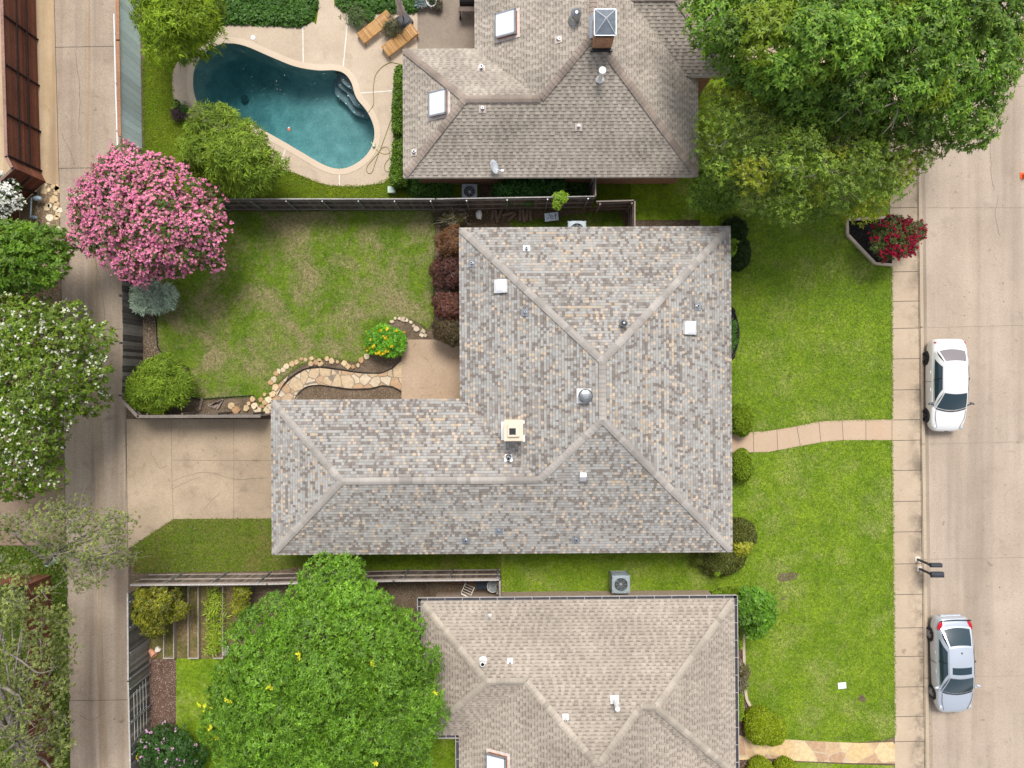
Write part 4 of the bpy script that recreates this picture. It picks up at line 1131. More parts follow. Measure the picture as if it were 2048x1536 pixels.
plant('thin_elm', 'thin-leaved elm with bare grey twigs showing, hanging over the front lawn and pavement', 'tree',
      [(1396, 247), (1427, 159), (1474, 120), (1557, 126), (1650, 164), (1754, 186), (1857, 227), (1924, 269), (1929, 298), (1894, 311), (1863, 344), (1832, 374), (1791, 401), (1760, 428), (1702, 447), (1640, 434), (1588, 447), (1536, 434), (1495, 410), (1453, 384), (1417, 346), (1396, 302)],
      3.0, 7.5, 0.85, 66, 10500, 7, 0.13, 0.055, G_elm, None, None, .16, tonev=.24, base=(1640, 290), twigs=3, limb_n=30, inner=.4,
      accents=([(0.30, 0.34, 0.02), (0.24, 0.30, 0.02)], .1), bark=M_barkd,
      limbs=[[(1650, 300, 0, .17), (1648, 296, 2, .15), (1652, 285, 4.5, .11), (1700, 245, 7, .06), (1790, 205, 8.4, .03)],
             [(1790, 205, 8.4, .03), (1765, 215, 8.4, .02), (1752, 228, 8.3, .012)], [(1790, 205, 8.4, .03), (1795, 222, 8.4, .022), (1785, 245, 8.2, .015), (1765, 268, 8, .01)], [(1795, 222, 8.4, .02), (1783, 262, 8.0, .01)],
             [(1790, 203, 8.4, .025), (1815, 200, 8.5, .015), (1845, 190, 8.4, .008)], [(1790, 203, 8.4, .025), (1775, 196, 8.5, .015), (1745, 200, 8.4, .008)], [(1795, 205, 8.4, .022), (1820, 210, 8.3, .014), (1836, 208, 8.2, .008)],
             [(1800, 210, 8.4, .018), (1812, 228, 8.3, .01), (1820, 250, 8, .006)], [(1700, 206, 8.2, .028), (1712, 215, 8.2, .022), (1722, 228, 8.1, .016), (1715, 246, 7.9, .01)], [(1706, 212, 8.2, .018), (1688, 230, 8.1, .012), (1670, 245, 8, .008)],
             [(1570, 132, 8.2, .025), (1586, 138, 8.2, .018), (1602, 138, 8.2, .008)], [(1586, 138, 8.2, .014), (1592, 148, 8.1, .008)]])
plant('thin_oak', 'sparse oak with thin airy foliage spread across the alley', 'tree',
      [(70, 1005), (130, 988), (195, 1005), (262, 1012), (280, 1045), (262, 1078), (285, 1105), (268, 1135), (222, 1155), (195, 1185), (150, 1200), (115, 1150), (88, 1128), (60, 1100), (20, 1085), (-40, 1080), (-40, 1005), (20, 1020)],
      3.0, 5.5, 0.5, 46, 2300, 7, 0.075, 0.042, G_olive, 'thin oaks along the alley', None, .1, tonev=.16, twigs=3, limb_n=26, bark=M_barkd, inner=.5, base=(80, 1130),
      limbs=[[(92, 1125, 0, .13), (96, 1122, 1.6, .12), (120, 1100, 3.6, .08), (165, 1075, 4.4, .05), (195, 1050, 4.6, .03)], [(120, 1100, 3.6, .06), (150, 1105, 4, .045), (185, 1120, 4.4, .03), (235, 1105, 4.6, .015)], [(165, 1075, 4.4, .04), (140, 1040, 4.6, .025), (120, 1020, 4.8, .012)], [(195, 1050, 4.6, .03), (225, 1035, 4.7, .02), (262, 1030, 4.8, .01)], [(96, 1122, 2.4, .06), (50, 1090, 3.6, .04), (10, 1050, 4.2, .02)]])
plant('gnarled_oak', 'gnarled oak with thick grey limbs overhanging the alley verge', 'tree',
      [(-80, 1105), (50, 1112), (85, 1160), (128, 1190), (155, 1285), (165, 1320), (145, 1400), (155, 1450), (138, 1485), (128, 1570), (-80, 1590)],
      2.2, 6.0, 0.55, 46, 3800, 7, 0.088, 0.046, G_olive, 'thin oaks along the alley', None, .16, tonev=.2, twigs=3, limb_n=24, bark=M_barkd, inner=.45, base=(40, 1500),
      limbs=[[(45, 1575, 0, .28), (40, 1530, 2.0, .24), (38, 1480, 3.6, .2), (20, 1430, 4.6, .16), (-10, 1360, 5.4, .1)], [(42, 1505, 3.0, .12), (62, 1512, 3.6, .09), (88, 1520, 4.2, .06), (105, 1545, 4.4, .03)], [(-5, 1370, 5.4, .09), (12, 1376, 5.5, .08), (30, 1388, 5.6, .07), (40, 1395, 5.6, .04), (48, 1425, 5.4, .02)], [(5, 1300, 5.2, .05), (40, 1320, 5.4, .04), (75, 1345, 5.5, .03), (105, 1340, 5.5, .015)], [(0, 1240, 4.6, .04), (40, 1215, 5, .03), (80, 1190, 5.2, .015)]])

# -- shrubs by the houses
plant('leafy_shrub', 'bushy light green shrub at the corner of the brown roofed house', 'shrub',
      [(1372, 385), (1397, 347), (1430, 328), (1478, 342), (1505, 380), (1488, 408), (1440, 426), (1392, 418)], .6, 3.2, .55, 18, 1900, 8, .15, .055, [(0.13, 0.235, 0.018), (0.18, 0.285, 0.022), (0.10, 0.185, 0.016)], None, None, .06)
plant('crepe_myrtle', 'small crepe myrtle with dark red blossom in the black mulch bed', 'tree',
      [(1743, 455), (1770, 428), (1800, 422), (1830, 435), (1852, 462), (1843, 490), (1822, 515), (1795, 522), (1762, 515), (1745, 490)], .8, 2.8, .36, 24, 1500, 7, .11, .05, [(0.07, 0.11, 0.02), (0.10, 0.14, 0.025), (0.12, 0.12, 0.04)], None, None, .05, flowers=(210, 7, .075, .06, [(0.33, 0.01, 0.04), (0.42, 0.02, 0.06), (0.25, 0.01, 0.04)], .06), base=(1772, 490))
plant('maple_shrub', 'leafy bright green shrub at the street corner of the tan roofed house', 'shrub',
      [(1466, 1190), (1490, 1174), (1520, 1177), (1545, 1195), (1556, 1220), (1550, 1250), (1530, 1272), (1505, 1280), (1480, 1268), (1468, 1235)], .4, 2.6, .42, 20, 900, 7, .2, .11, [(0.12, 0.29, 0.014), (0.17, 0.36, 0.02), (0.08, 0.20, 0.014)], None, None, .05, up=.8)
plant('lantana_bush', 'lime-green bush with yellow-orange flowers beside the garden patio', 'bush',
      [(731, 690), (738, 668), (755, 652), (775, 644), (790, 655), (808, 668), (811, 690), (798, 706), (775, 713), (750, 710)], .3, 1.3, .3, 20, 800, 7, .15, .09, [(0.12, 0.34, 0.012), (0.17, 0.42, 0.016), (0.09, 0.25, 0.012)], None, None, .03, up=.9, flowers=(26, 7, .07, .06, [(0.85, 0.5, 0.02), (0.8, 0.62, 0.03)], .06))
for i, (o, lab, pal, acc) in enumerate((
    ([(872, 462), (890, 450), (920, 452), (935, 470), (935, 505), (900, 520), (872, 505), (864, 485)], 'russet shrub with lime sprigs at the north-west corner of the mottled roof', [(0.19, 0.085, 0.035), (0.23, 0.11, 0.05), (0.13, 0.07, 0.03)], ([(0.28, 0.34, 0.02)], .22)),
    ([(868, 515), (900, 512), (935, 520), (935, 580), (900, 585), (868, 575), (862, 545)], 'dark maroon shrub against the back wall of the mottled roof house', [(0.095, 0.035, 0.03), (0.13, 0.05, 0.035), (0.075, 0.035, 0.025)], None),
    ([(870, 585), (900, 580), (935, 585), (935, 640), (900, 645), (870, 632), (862, 605)], 'reddish shrub below the maroon one on the back wall', [(0.22, 0.075, 0.06), (0.17, 0.06, 0.05), (0.12, 0.07, 0.03)], None),
    ([(866, 640), (900, 638), (935, 640), (935, 688), (905, 692), (875, 680), (858, 660)], 'purple and green shrub at the corner of the garden patio', [(0.10, 0.045, 0.05), (0.12, 0.09, 0.03), (0.08, 0.08, 0.025)], ([(0.14, 0.17, 0.03)], .3)))):
    plant('burgundy_shrub', lab, 'shrub', o, .4, 1.9, .34, 16, 1300, 7, .12, .045, pal, 'dark-leaved shrubs along the back wall', None, .03, accents=acc, up=.4)

def ball(name, label, cat, x, y, rx, ry, z, pal, group=None, n=6500, sz=.055, top=None, base_z=0, parts='foliage'):
    "clipped shrub: an ellipsoid of small dense leaves over a dark heart"
    hz = z
    c = P(x, y, hz * .5); k = F / (H - hz * .5)
    d3 = np.array((rx / k, ry / k, hz * .55))
    root = thing(name, label, cat, (c.x, c.y, 0), group)
    d = nrm(rng.normal(0, 1, (n, 3))); d[:, 2] = np.where(d[:, 2] < -.5, -d[:, 2], d[:, 2])
    bumpy = 1 + .05 * np.sin(d[:, 0] * 7 + x) * np.cos(d[:, 1] * 6 + y) + .03 * np.sin(d[:, 2] * 11)
    pos = np.array((c.x, c.y, hz * .45)) + d * d3 * (bumpy * rng.uniform(.93, 1.03, n))[:, None]
    s = sprays(pos, d, np.zeros(n, int), 3, sz * 1.5, sz, pal, 1, .15, (.1, .9), .0, .16)
    leaf_mesh(parts, *s, M_leaf, root, .1)
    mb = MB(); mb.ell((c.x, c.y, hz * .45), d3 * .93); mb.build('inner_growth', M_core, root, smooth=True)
    return root
PB = [(0.21, 0.32, 0.014), (0.26, 0.37, 0.018), (0.15, 0.24, 0.014)]
PY = [(0.27, 0.36, 0.010), (0.22, 0.31, 0.010), (0.33, 0.40, 0.016)]
PO = [(0.12, 0.14, 0.026), (0.16, 0.175, 0.032), (0.09, 0.11, 0.022)]
ball('round_shrub', 'clipped round green shrub on the north side of the curved front path', 'shrub', 1484, 840, 21, 31, 1.1, PB, 'clipped shrubs flanking the front path')
ball('round_shrub', 'clipped round green shrub on the south side of the curved front path', 'shrub', 1484, 931, 21, 31, 1.1, PB, 'clipped shrubs flanking the front path')
ball('round_shrub', 'yellow-green clipped shrub, the larger lobe beside the flagstone path', 'shrub', 1519, 1452, 28, 35, 1.2, PY, 'yellow-green clipped shrubs')
ball('round_shrub', 'smaller yellow-green clipped lobe pressed against the larger one, lawn side', 'shrub', 1546, 1460, 25, 28, 1.05, PY, 'yellow-green clipped shrubs')
ball('round_shrub', 'yellow-green clipped shrub south of the flagstone path, next to the house', 'shrub', 1522, 1546, 25, 28, 1.0, PY, 'yellow-green clipped shrubs')
ball('round_shrub', 'yellow-green clipped shrub south of the flagstone path, lawn side', 'shrub', 1572, 1546, 24, 26, 1.0, PY, 'yellow-green clipped shrubs')
ball('round_shrub', 'olive-brown clipped shrub below the south-east corner of the mottled roof', 'shrub', 1442, 1115, 46, 33, 1.2, PO, 'olive shrubs at the house corner')
ball('round_shrub', 'olive-brown clipped shrub on the street side of the mottled roof corner', 'shrub', 1478, 1070, 33, 32, 1.2, PO, 'olive shrubs at the house corner')
ball('round_shrub', 'dark green clipped shrub at the north-east corner of the mottled roof', 'shrub', 1473, 506, 26, 34, 1.1, G_dark, 'dark shrubs at the house corner')
ball('round_shrub', 'dark loose shrub behind the north-east corner of the mottled roof', 'shrub', 1468, 462, 24, 24, 1.1, G_dark, 'dark shrubs at the house corner', 2600, .08)
plant('golden_shrub', 'golden yellow shrub tucked between the olive shrubs at the house corner', 'shrub', [(1464, 1075), (1490, 1082), (1510, 1088), (1506, 1100), (1490, 1118), (1470, 1112), (1462, 1095)], .3, 1.4, .22, 12, 420, 7, .12, .07, G_yel, None, None, .03)
plant('variegated_shrub', 'olive and lime shrub under the south eave near the house corner', 'shrub', [(1384, 1108), (1400, 1100), (1412, 1112), (1410, 1126), (1395, 1130), (1386, 1122)], .2, 1.0, .2, 9, 260, 7, .11, .06, [(0.17, 0.20, 0.02), (0.12, 0.15, 0.02)], None, None, .03)
plant('lime_sprout', 'bright lime seedling poking out below the olive shrub', 'plant', [(1428, 1138), (1440, 1136), (1443, 1148), (1432, 1151)], .3, 1.1, .12, 4, 50, 7, .12, .06, G_lime, None, None, .02)
plant('lime_sprout', 'lime green sprigs beside the dark shrub at the street-side roof corner', 'plant', [(1460, 482), (1472, 478), (1476, 492), (1468, 508), (1460, 505)], .5, 1.5, .14, 5, 60, 7, .11, .06, G_lime, None, None, .02)
plant('lily_clump', 'strappy green plants in the black mulch crescent under the street-side eave', 'plant', [(1450, 640), (1466, 638), (1470, 665), (1466, 700), (1450, 704)], .1, .6, .2, 8, 160, 9, .26, .03, G_ivy, None, None, 0, up=1, elev=(.1, 1.1))
# hedges of the house by the pool
def hedge(name, label, pts, hz, pal, sz=.09, n=3000, group=None, jag=.06):
    c = P(sum(p[0] for p in pts) / len(pts), sum(p[1] for p in pts) / len(pts), hz)
    root = thing(name, label, 'hedge', (c.x, c.y, 0), group)
    poly = [P(x, y, hz) for x, y in pts]; pxs = [(p.x, p.y) for p in poly]
    x0, x1 = min(p[0] for p in pxs), max(p[0] for p in pxs); y0, y1 = min(p[1] for p in pxs), max(p[1] for p in pxs)
    pos = []; dr = []
    while len(pos) < n:
        x, y = random.uniform(x0, x1), random.uniform(y0, y1)
        if pip(x, y, pxs):
            e = edge_dist(x, y, pxs); h = hz * min(1, (e / .18) ** .5 * .5 + .55)
            if e < .12 and random.random() < .6: pos.append((x, y, random.uniform(.1, h))); dr.append((random.gauss(0, .6), random.gauss(0, .6), .3))
            else: pos.append((x, y, h + random.gauss(0, jag))); dr.append((0, 0, 1))
    s = sprays(np.array(pos), np.array(dr, float), rng.integers(0, 30, n), 5, sz * 1.4, sz * .8, pal, 30, .4, (0, .9), .14, .15)
    leaf_mesh('foliage', *s, M_leaf, root, .15)
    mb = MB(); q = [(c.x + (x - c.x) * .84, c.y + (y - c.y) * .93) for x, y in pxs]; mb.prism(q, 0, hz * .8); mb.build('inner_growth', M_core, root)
    return root
hedge('garden_hedge', 'leafy green hedge along the pool deck, northern stretch', [(790, 132), (803, 128), (812, 135), (812, 268), (796, 272), (785, 262), (784, 215)], 1.2, [(0.10, 0.20, 0.012), (0.15, 0.26, 0.016), (0.06, 0.13, 0.012)], .1, 2600, 'hedges along the pool deck')
hedge('garden_hedge', 'leafy green hedge along the pool deck, below the gap with the hose', [(786, 280), (812, 276), (812, 352), (808, 368), (785, 368), (779, 350), (784, 310)], 1.1, [(0.10, 0.20, 0.012), (0.15, 0.26, 0.016), (0.06, 0.13, 0.012)], .1, 2000, 'hedges along the pool deck')
hedge('foundation_hedge', 'low clipped hedge against the tan house wall, by the stone kerb', [(1460, 1262), (1486, 1262), (1488, 1296), (1474, 1302), (1460, 1300)], .8, PB, .06, 1200, 'low hedges by the tan house')
hedge('foundation_hedge', 'low clipped hedge against the tan house wall, near the flagstones', [(1462, 1385), (1488, 1385), (1490, 1430), (1484, 1442), (1464, 1446)], .8, PB, .06, 1400, 'low hedges by the tan house')
hedge('foundation_hedge', 'low green hedge behind the leafy street corner shrub', [(1428, 1188), (1440, 1184), (1475, 1180), (1480, 1200), (1432, 1200)], .7, PB, .07, 1000, 'low hedges by the tan house')
plant('wispy_shrub', 'brownish wispy shrub leaning over the stone kerb of the tan house', 'shrub', [(1464, 1322), (1490, 1325), (1499, 1350), (1496, 1375), (1475, 1388), (1462, 1380)], .2, 1.0, .22, 12, 420, 7, .13, .035, [(0.15, 0.13, 0.05), (0.19, 0.15, 0.07), (0.12, 0.13, 0.03)], None, None, .03, twigs=4)

# -- ground covers and garden plants
def cover(name, label, pts, hz, pal, n, sz, cat='ground cover', kind='stuff', k=5, width=.8, mat=None):
    poly = [P(x, y, .1) for x, y in pts]; pxs = [(p.x, p.y) for p in poly]
    x0, x1 = min(p[0] for p in pxs), max(p[0] for p in pxs); y0, y1 = min(p[1] for p in pxs), max(p[1] for p in pxs)
    pos = []
    while len(pos) < n:
        x, y = random.uniform(x0, x1), random.uniform(y0, y1)
        if pip(x, y, pxs): pos.append((x, y, .02 + hz * random.random() * min(1, .3 + edge_dist(x, y, pxs) * 3)))
    pos = np.array(pos)
    s = sprays(pos, np.tile((0, 0, 1.0), (n, 1)), rng.integers(0, 40, n), k, sz, sz * width, pal, 40, .6, (-.1, .8), .15, .16)
    o = leaf_mesh(name, *s, mat or M_leaf, None, .15)
    return tag(o, label, cat, kind=kind)
cover('ivy_patch', 'dark green ground cover beside the pool deck under the fence', [(425, 0), (425, -80), (634, -80), (635, 16), (622, 42), (600, 53), (540, 50), (480, 48), (434, 48)], .3, G_ivy, 6500, .1)
cover('ivy_patch', 'dark green ground cover behind the wooden sun loungers', [(669, -80), (834, -80), (834, 25), (700, 25), (684, 21), (673, 9)], .3, G_ivy, 4500, .1)
cover('verge_cover', 'tangled dark green cover on the alley verge under the oaks', [(-60, 1092), (132, 1092), (136, 1300), (140, 1500), (120, 1540), (-60, 1540)], .08, [(0.07, 0.15, 0.014), (0.11, 0.19, 0.02), (0.19, 0.21, 0.05)], 3200, .08)
cover('side_yard_cover', 'weedy green growth under the eave of the brown roofed house', [(800, 352), (905, 354), (905, 398), (830, 396), (800, 372)], .3, G_ivy, 1600, .1)
cover('side_yard_cover', 'dark weeds in the fenced corner under the brown roofed house', [(1110, 355), (1180, 355), (1180, 408), (1080, 408)], .3, G_dark + G_ivy, 1300, .1)
plant('tropical_shrub', 'big-leaved green shrub between the air conditioner and fence under the brown roof', 'shrub', [(985, 372), (1000, 360), (1050, 352), (1100, 352), (1130, 366), (1120, 385), (1080, 396), (1030, 398), (988, 396)], .3, 1.5, .35, 20, 700, 9, .3, .1, [(0.035, 0.12, 0.014), (0.05, 0.155, 0.02), (0.025, 0.085, 0.012)], None, None, .03, up=.4)
plant('fence_sapling', 'lime green sapling growing through the wooden fence', 'sapling', [(1108, 388), (1120, 382), (1138, 384), (1138, 398), (1124, 408), (1116, 420), (1108, 422), (1108, 404)], 1.6, 2.4, .16, 12, 170, 6, .12, .07, G_lime, None, None, .03, base=(1112, 425))
plant('wilted_shrub', 'brown and green straggly shrub at the fence foot behind the back corner', 'shrub', [(880, 425), (905, 420), (930, 425), (935, 445), (905, 455), (882, 445)], .1, .9, .2, 10, 300, 6, .11, .04, [(0.14, 0.09, 0.04), (0.11, 0.10, 0.03), (0.08, 0.10, 0.02)], None, None, .03, twigs=3)
plant('citrus_tree', 'olive and yellow-green small tree over the garden fence corner by the alley', 'tree', [(268, 1180), (300, 1172), (345, 1175), (355, 1200), (376, 1215), (372, 1240), (345, 1250), (325, 1262), (300, 1280), (280, 1262), (264, 1240), (262, 1205)], .6, 2.6, .42, 24, 1500, 7, .13, .06, [(0.22, 0.22, 0.014), (0.28, 0.25, 0.018), (0.15, 0.17, 0.014), (0.10, 0.14, 0.016)], None, None, .06, tonev=.25)
plant('yellow_shrub', 'yellowing shrub beside the raised beds and the shade tree', 'shrub', [(468, 1172), (490, 1165), (505, 1175), (500, 1200), (485, 1225), (470, 1245), (462, 1225)], .3, 1.5, .28, 14, 420, 7, .13, .05, G_yel + [(0.10, 0.13, 0.015)], None, None, .03)
plant('flowering_shrub', 'dark green shrub with scattered mauve flowers by the alley fence', 'shrub', [(268, 1500), (282, 1470), (310, 1455), (340, 1458), (365, 1450), (385, 1475), (405, 1500), (412, 1560), (268, 1560)], .4, 2.0, .42, 22, 1700, 7, .12, .06, [(0.035, 0.105, 0.014), (0.05, 0.135, 0.018), (0.03, 0.08, 0.012)], None, None, .05, flowers=(60, 6, .06, .05, [(0.6, 0.32, 0.55), (0.7, 0.45, 0.62)], .05))
# blades of grass along the lawn edges and standing proud of the turf
def blades(label, poly, n_in, n_edge, pal, z=.03):
    q = [P(x, y) for x, y in poly]; pxs = [(p.x, p.y) for p in q]; pos = []
    x0, x1 = max(-26, min(p[0] for p in pxs)), min(26, max(p[0] for p in pxs)); y0, y1 = max(-20, min(p[1] for p in pxs)), min(20, max(p[1] for p in pxs))
    while len(pos) < n_in:
        x, y = random.uniform(x0, x1), random.uniform(y0, y1)
        if pip(x, y, pxs): pos.append((x, y, z))
    per = [(Vector(a).xy - Vector(b).xy).length for a, b in zip(pxs, pxs[1:] + pxs[:1])]; tot = sum(per)
    for a, b, l in zip(pxs, pxs[1:] + pxs[:1], per):
        for _ in range(int(n_edge * l / tot)):
            t = random.random(); pos.append((a[0] + (b[0] - a[0]) * t + random.gauss(0, .03), a[1] + (b[1] - a[1]) * t + random.gauss(0, .03), z - .01))
    n = len(pos); a = rng.uniform(0, 6.28, n); d = nrm(np.stack([np.cos(a), np.sin(a), rng.uniform(.15, .9, n)], 1))
    nn = nrm(np.tile((0., 0, 1), (n, 1)) + rng.normal(0, .4, (n, 3))); nn = nrm(nn - (nn * d).sum(1, keepdims=True) * d); l = rng.uniform(.05, .12, n)
    o = leaf_mesh('grass_blades', np.array(pos), d, nn, l, .022, colors(pal, n, None, .2), M_leaf, None, .2)
    tag(o, label, 'grass', kind='stuff')
GB = [(0.15, 0.265, 0.014), (0.22, 0.34, 0.022), (0.12, 0.22, 0.01), (0.34, 0.39, 0.08)]
blades('blades of green grass over the front lawn', [(1440, 430), (1690, 430), (1690, 470), (1747, 530), (1782, 532), (1783, 838), (1640, 842), (1536, 861), (1466, 867), (1466, 740), (1478, 690), (1478, 640), (1464, 600)], 42000, 7000, GB)
blades('blades of green grass on the lawn south of the curved path', [(1466, 907), (1536, 905), (1650, 884), (1783, 881), (1789, 1470), (1770, 1479), (1560, 1477), (1500, 1420), (1489, 1300), (1489, 1192), (1010, 1192), (1010, 1108), (1466, 1104)], 55000, 8000, GB)
blades('blades of dry and green grass over the back lawn', back, 22000, 6000, [(0.13, 0.21, 0.016), (0.18, 0.26, 0.025), (0.28, 0.26, 0.1), (0.10, 0.175, 0.014)])
blades('blades of grass on the strip beside the driveway', [(264, 1094), (347, 1040), (545, 1038), (545, 1112), (640, 1126), (590, 1134), (270, 1144)], 9000, 2500, [(0.13, 0.18, 0.02), (0.18, 0.22, 0.03), (0.28, 0.22, 0.1)])
blades('blades of yellow-green grass around the pool deck', [(286, 120), (345, 150), (347, 195), (390, 252), (500, 302), (590, 348), (660, 373), (745, 371), (785, 354), (800, 396), (440, 396), (290, 400)], 14000, 5000, [(0.20, 0.27, 0.014), (0.26, 0.32, 0.02), (0.14, 0.21, 0.014)])
# leaf litter: single fallen leaves on lawns and paving
def litter(name, label, pts, n, pal, z, sz=(.03, .07)):
    poly = [P(x, y) for x, y in pts]; pxs = [(p.x, p.y) for p in poly]
    x0, x1 = min(p[0] for p in pxs), max(p[0] for p in pxs); y0, y1 = min(p[1] for p in pxs), max(p[1] for p in pxs); pos = []
    while len(pos) < n:
        x, y = random.uniform(x0, x1), random.uniform(y0, y1)
        if pip(x, y, pxs): pos.append((x, y, z))
    a = rng.uniform(0, 6.28, n); d = np.stack([np.cos(a), np.sin(a), np.full(n, .1)], 1); l = rng.uniform(*sz, n)
    o = leaf_mesh(name, np.array(pos), nrm(d), nrm(np.tile((0., 0, 1), (n, 1)) + rng.normal(0, .2, (n, 3))), l, l * .6, colors(pal, n), M_petal, None, 0)
    tag(o, label, 'leaf litter', kind='stuff')
LIT = [(0.55, 0.45, 0.12), (0.45, 0.33, 0.12), (0.6, 0.55, 0.3)]
litter('fallen_leaves', 'yellow leaves fallen on the front lawn', [(1480, 430), (1780, 560), (1788, 1480), (1490, 1380)], 170, LIT, .055)
litter('fallen_leaves', 'brown leaves caught along the kerb gutter', [(1846, 1180), (1856, 1180), (1866, 1520), (1856, 1520)], 420, [(0.45, 0.34, 0.16), (0.36, 0.25, 0.12)], -.125, (.03, .06))
litter('fallen_petals', 'pink petals dropped on the alley around the crepe myrtle', [(125, 330), (250, 280), (250, 600), (140, 600)], 420, [(0.75, 0.3, 0.45), (0.8, 0.45, 0.55)], .03, (.02, .045))
litter('fallen_leaves', 'few leaves scattered on the street', [(1860, 300), (2048, 300), (2048, 1536), (1870, 1536)], 60, [(0.14, 0.1, 0.07), (0.2, 0.15, 0.1)], -.13, (.03, .09))
litter('fallen_leaves', 'pale debris along the fence bed beside the alley', [(284, 622), (316, 640), (320, 700), (290, 730)], 300, [(0.35, 0.28, 0.2), (0.5, 0.42, 0.32), (0.2, 0.15, 0.1)], .03, (.04, .09))
# ---------------------------------------------------------------- fences
M_wood = attr_mat('board', 0.9, 0.22, 14, 0.25, 0.1)
M_bolt = plain('steel_post', (0.36, 0.38, 0.42), 0.45, 0.6)
def fence(name, label, path, h, cols, side, bw=0.14, gap=0.004, rails=(0.25, 0.95, 1.6), posts=(), post='steel', railcol=(0.30, 0.26, 0.22), cap=None, group=None, thick=0.02, horizontal=False, mat=None, sag=0.0):
    "path: pixel points on the ground; side: +1/-1 which side of the boards the rails and posts stand on"
    pts = [P(x, y) for x, y in path]
    root = thing(name, label, 'fence', pts[0], group)
    mb = MB(); rb = MB(); cb = MB()
    segs = list(zip(pts, pts[1:]))
    for a, b in segs:
        d = (b - a); L = d.length; d.normalize(); q = Vector((-d.y, d.x, 0)) * side
        if horizontal:
            k = int(h / (bw + gap))
            for i in range(k):
                z = .04 + (i + .5) * (bw + gap)
                mb.bar(a + Vector((0, 0, z)), b + Vector((0, 0, z)), thick, bw, col=jit(random.choice(cols), .15))
        else:
            k = max(1, int(L / (bw + gap)))
            for i in range(k):
                c = a + d * ((i + .5) * L / k); hh = h * random.uniform(.985, 1.0) + sag * math.sin(i * .21)
                mb.box((c.x, c.y, hh / 2), (L / k - gap, thick, hh), math.atan2(d.y, d.x), col=jit(random.choice(cols), .2))
        for z in rails:
            rb.bar(a + q * .045 + Vector((0, 0, z)), b + q * .045 + Vector((0, 0, z)), .045, .085, col=jit(railcol, .1))
        if cap:
            cb.bar(a - d * .03 + Vector((0, 0, h + .025)), b + d * .03 + Vector((0, 0, h + .025)), cap[1], .035, col=cap[0])
    mb.build('board', mat or M_wood, root); rb.build('rail', M_wood, root)
    if cap: cb.build('cap_rail', M_wood, root)
    for (x, y, seg) in posts:
        a, b = segs[seg]; d = (b - a).normalized(); q = Vector((-d.y, d.x, 0)) * side
        c = P(x, y) ; t = (c - a).dot(d); c = a + d * t + q * (.10 if post == 'steel' else .115)
        mb = MB()
        if post == 'steel':
            mb.tube([c, c + Vector((0, 0, h + .03))], .032, 8); mb.build('post', M_bolt, root)
        else:
            mb.box((c.x, c.y, h / 2), (.09, .09, h), math.atan2(d.y, d.x), col=jit(railcol, .1)); mb.build('post', M_wood, root)
    return root
def posts_between(a, b, n, seg=0): return [(a[0] + (b[0] - a[0]) * i / (n - 1), a[1] + (b[1] - a[1]) * i / (n - 1), seg) for i in range(n)]
OLD = [(0.15, 0.12, 0.10), (0.19, 0.16, 0.135), (0.12, 0.095, 0.08), (0.22, 0.185, 0.155)]
DRK = [(0.13, 0.11, 0.095), (0.165, 0.14, 0.12), (0.10, 0.085, 0.075)]
LGT = [(0.20, 0.18, 0.165), (0.27, 0.245, 0.225), (0.14, 0.13, 0.12), (0.33, 0.305, 0.28)]
GRY = [(0.12, 0.112, 0.108), (0.17, 0.157, 0.148), (0.085, 0.08, 0.078), (0.23, 0.215, 0.2)]
fence('board_fence', 'long weathered board fence with steel posts between the pool yard and the back lawn', [(440, 418), (880, 418), (1182, 413)], 1.85, DRK, -1,
      posts=posts_between((460, 418), (870, 418), 7) + posts_between((938, 417), (1168, 413), 4, 1), railcol=(0.26, 0.225, 0.2), rails=(.12, .95, 1.7), cap=((0.42, 0.40, 0.39), .05))
fence('board_fence', 'short side return of the weathered fence up to the brown roofed house', [(1182, 413), (1182, 350)], 1.85, OLD, 1, posts=[(1182, 380, 0)], post='wood', cap=((0.40, 0.34, 0.3), .06))
fence('board_fence', 'lower board fence enclosing the air conditioner north of the mottled roof', [(1186, 420), (1258, 418), (1258, 470)], 1.6, DRK, -1, rails=(.25, .85, 1.4), posts=[(1192, 420, 0), (1253, 418, 0)], post='wood', railcol=(0.24, 0.19, 0.16), cap=((0.34, 0.29, 0.26), .06))
fence('board_fence', 'grey weathered board fence with metal posts beside the raised garden beds', [(302, 1149), (560, 1147), (800, 1141), (1001, 1139)], 1.8, OLD, 1, rails=(.2, 1.0, 1.72),
      posts=posts_between((368, 1149), (543, 1147), 3) + posts_between((632, 1147), (722, 1143), 2, 1) + posts_between((818, 1141), (996, 1139), 3, 2), railcol=(0.33, 0.28, 0.24), cap=((0.45, 0.42, 0.40), .07))
fence('board_fence', 'end panel of the garden fence running down to the tan house', [(1001, 1139), (1001, 1197)], 1.8, OLD, -1, rails=(.3, 1.5), posts=[(1001, 1165, 0)], post='wood', cap=((0.45, 0.40, 0.36), .07))
fence('board_fence', 'dark stained board fence between the alley and the back lawn', [(284, 560), (286, 700), (284, 798)], 1.8, GRY, -1, rails=(), bw=.15, gap=.008, railcol=(.1, .09, .08), posts=[(285, 600, 0), (286, 690, 0), (285, 790, 1)], post='wood')
fence('board_fence', 'dark board fence edging the north side of the driveway', [(284, 800), (313, 830), (545, 829)], 1.7, GRY, 1, rails=(.3, 1.4), bw=.15, posts=posts_between((330, 829), (530, 829), 4, 1), post='wood', railcol=(.14, .12, .1), cap=((0.22, 0.19, 0.165), .14))
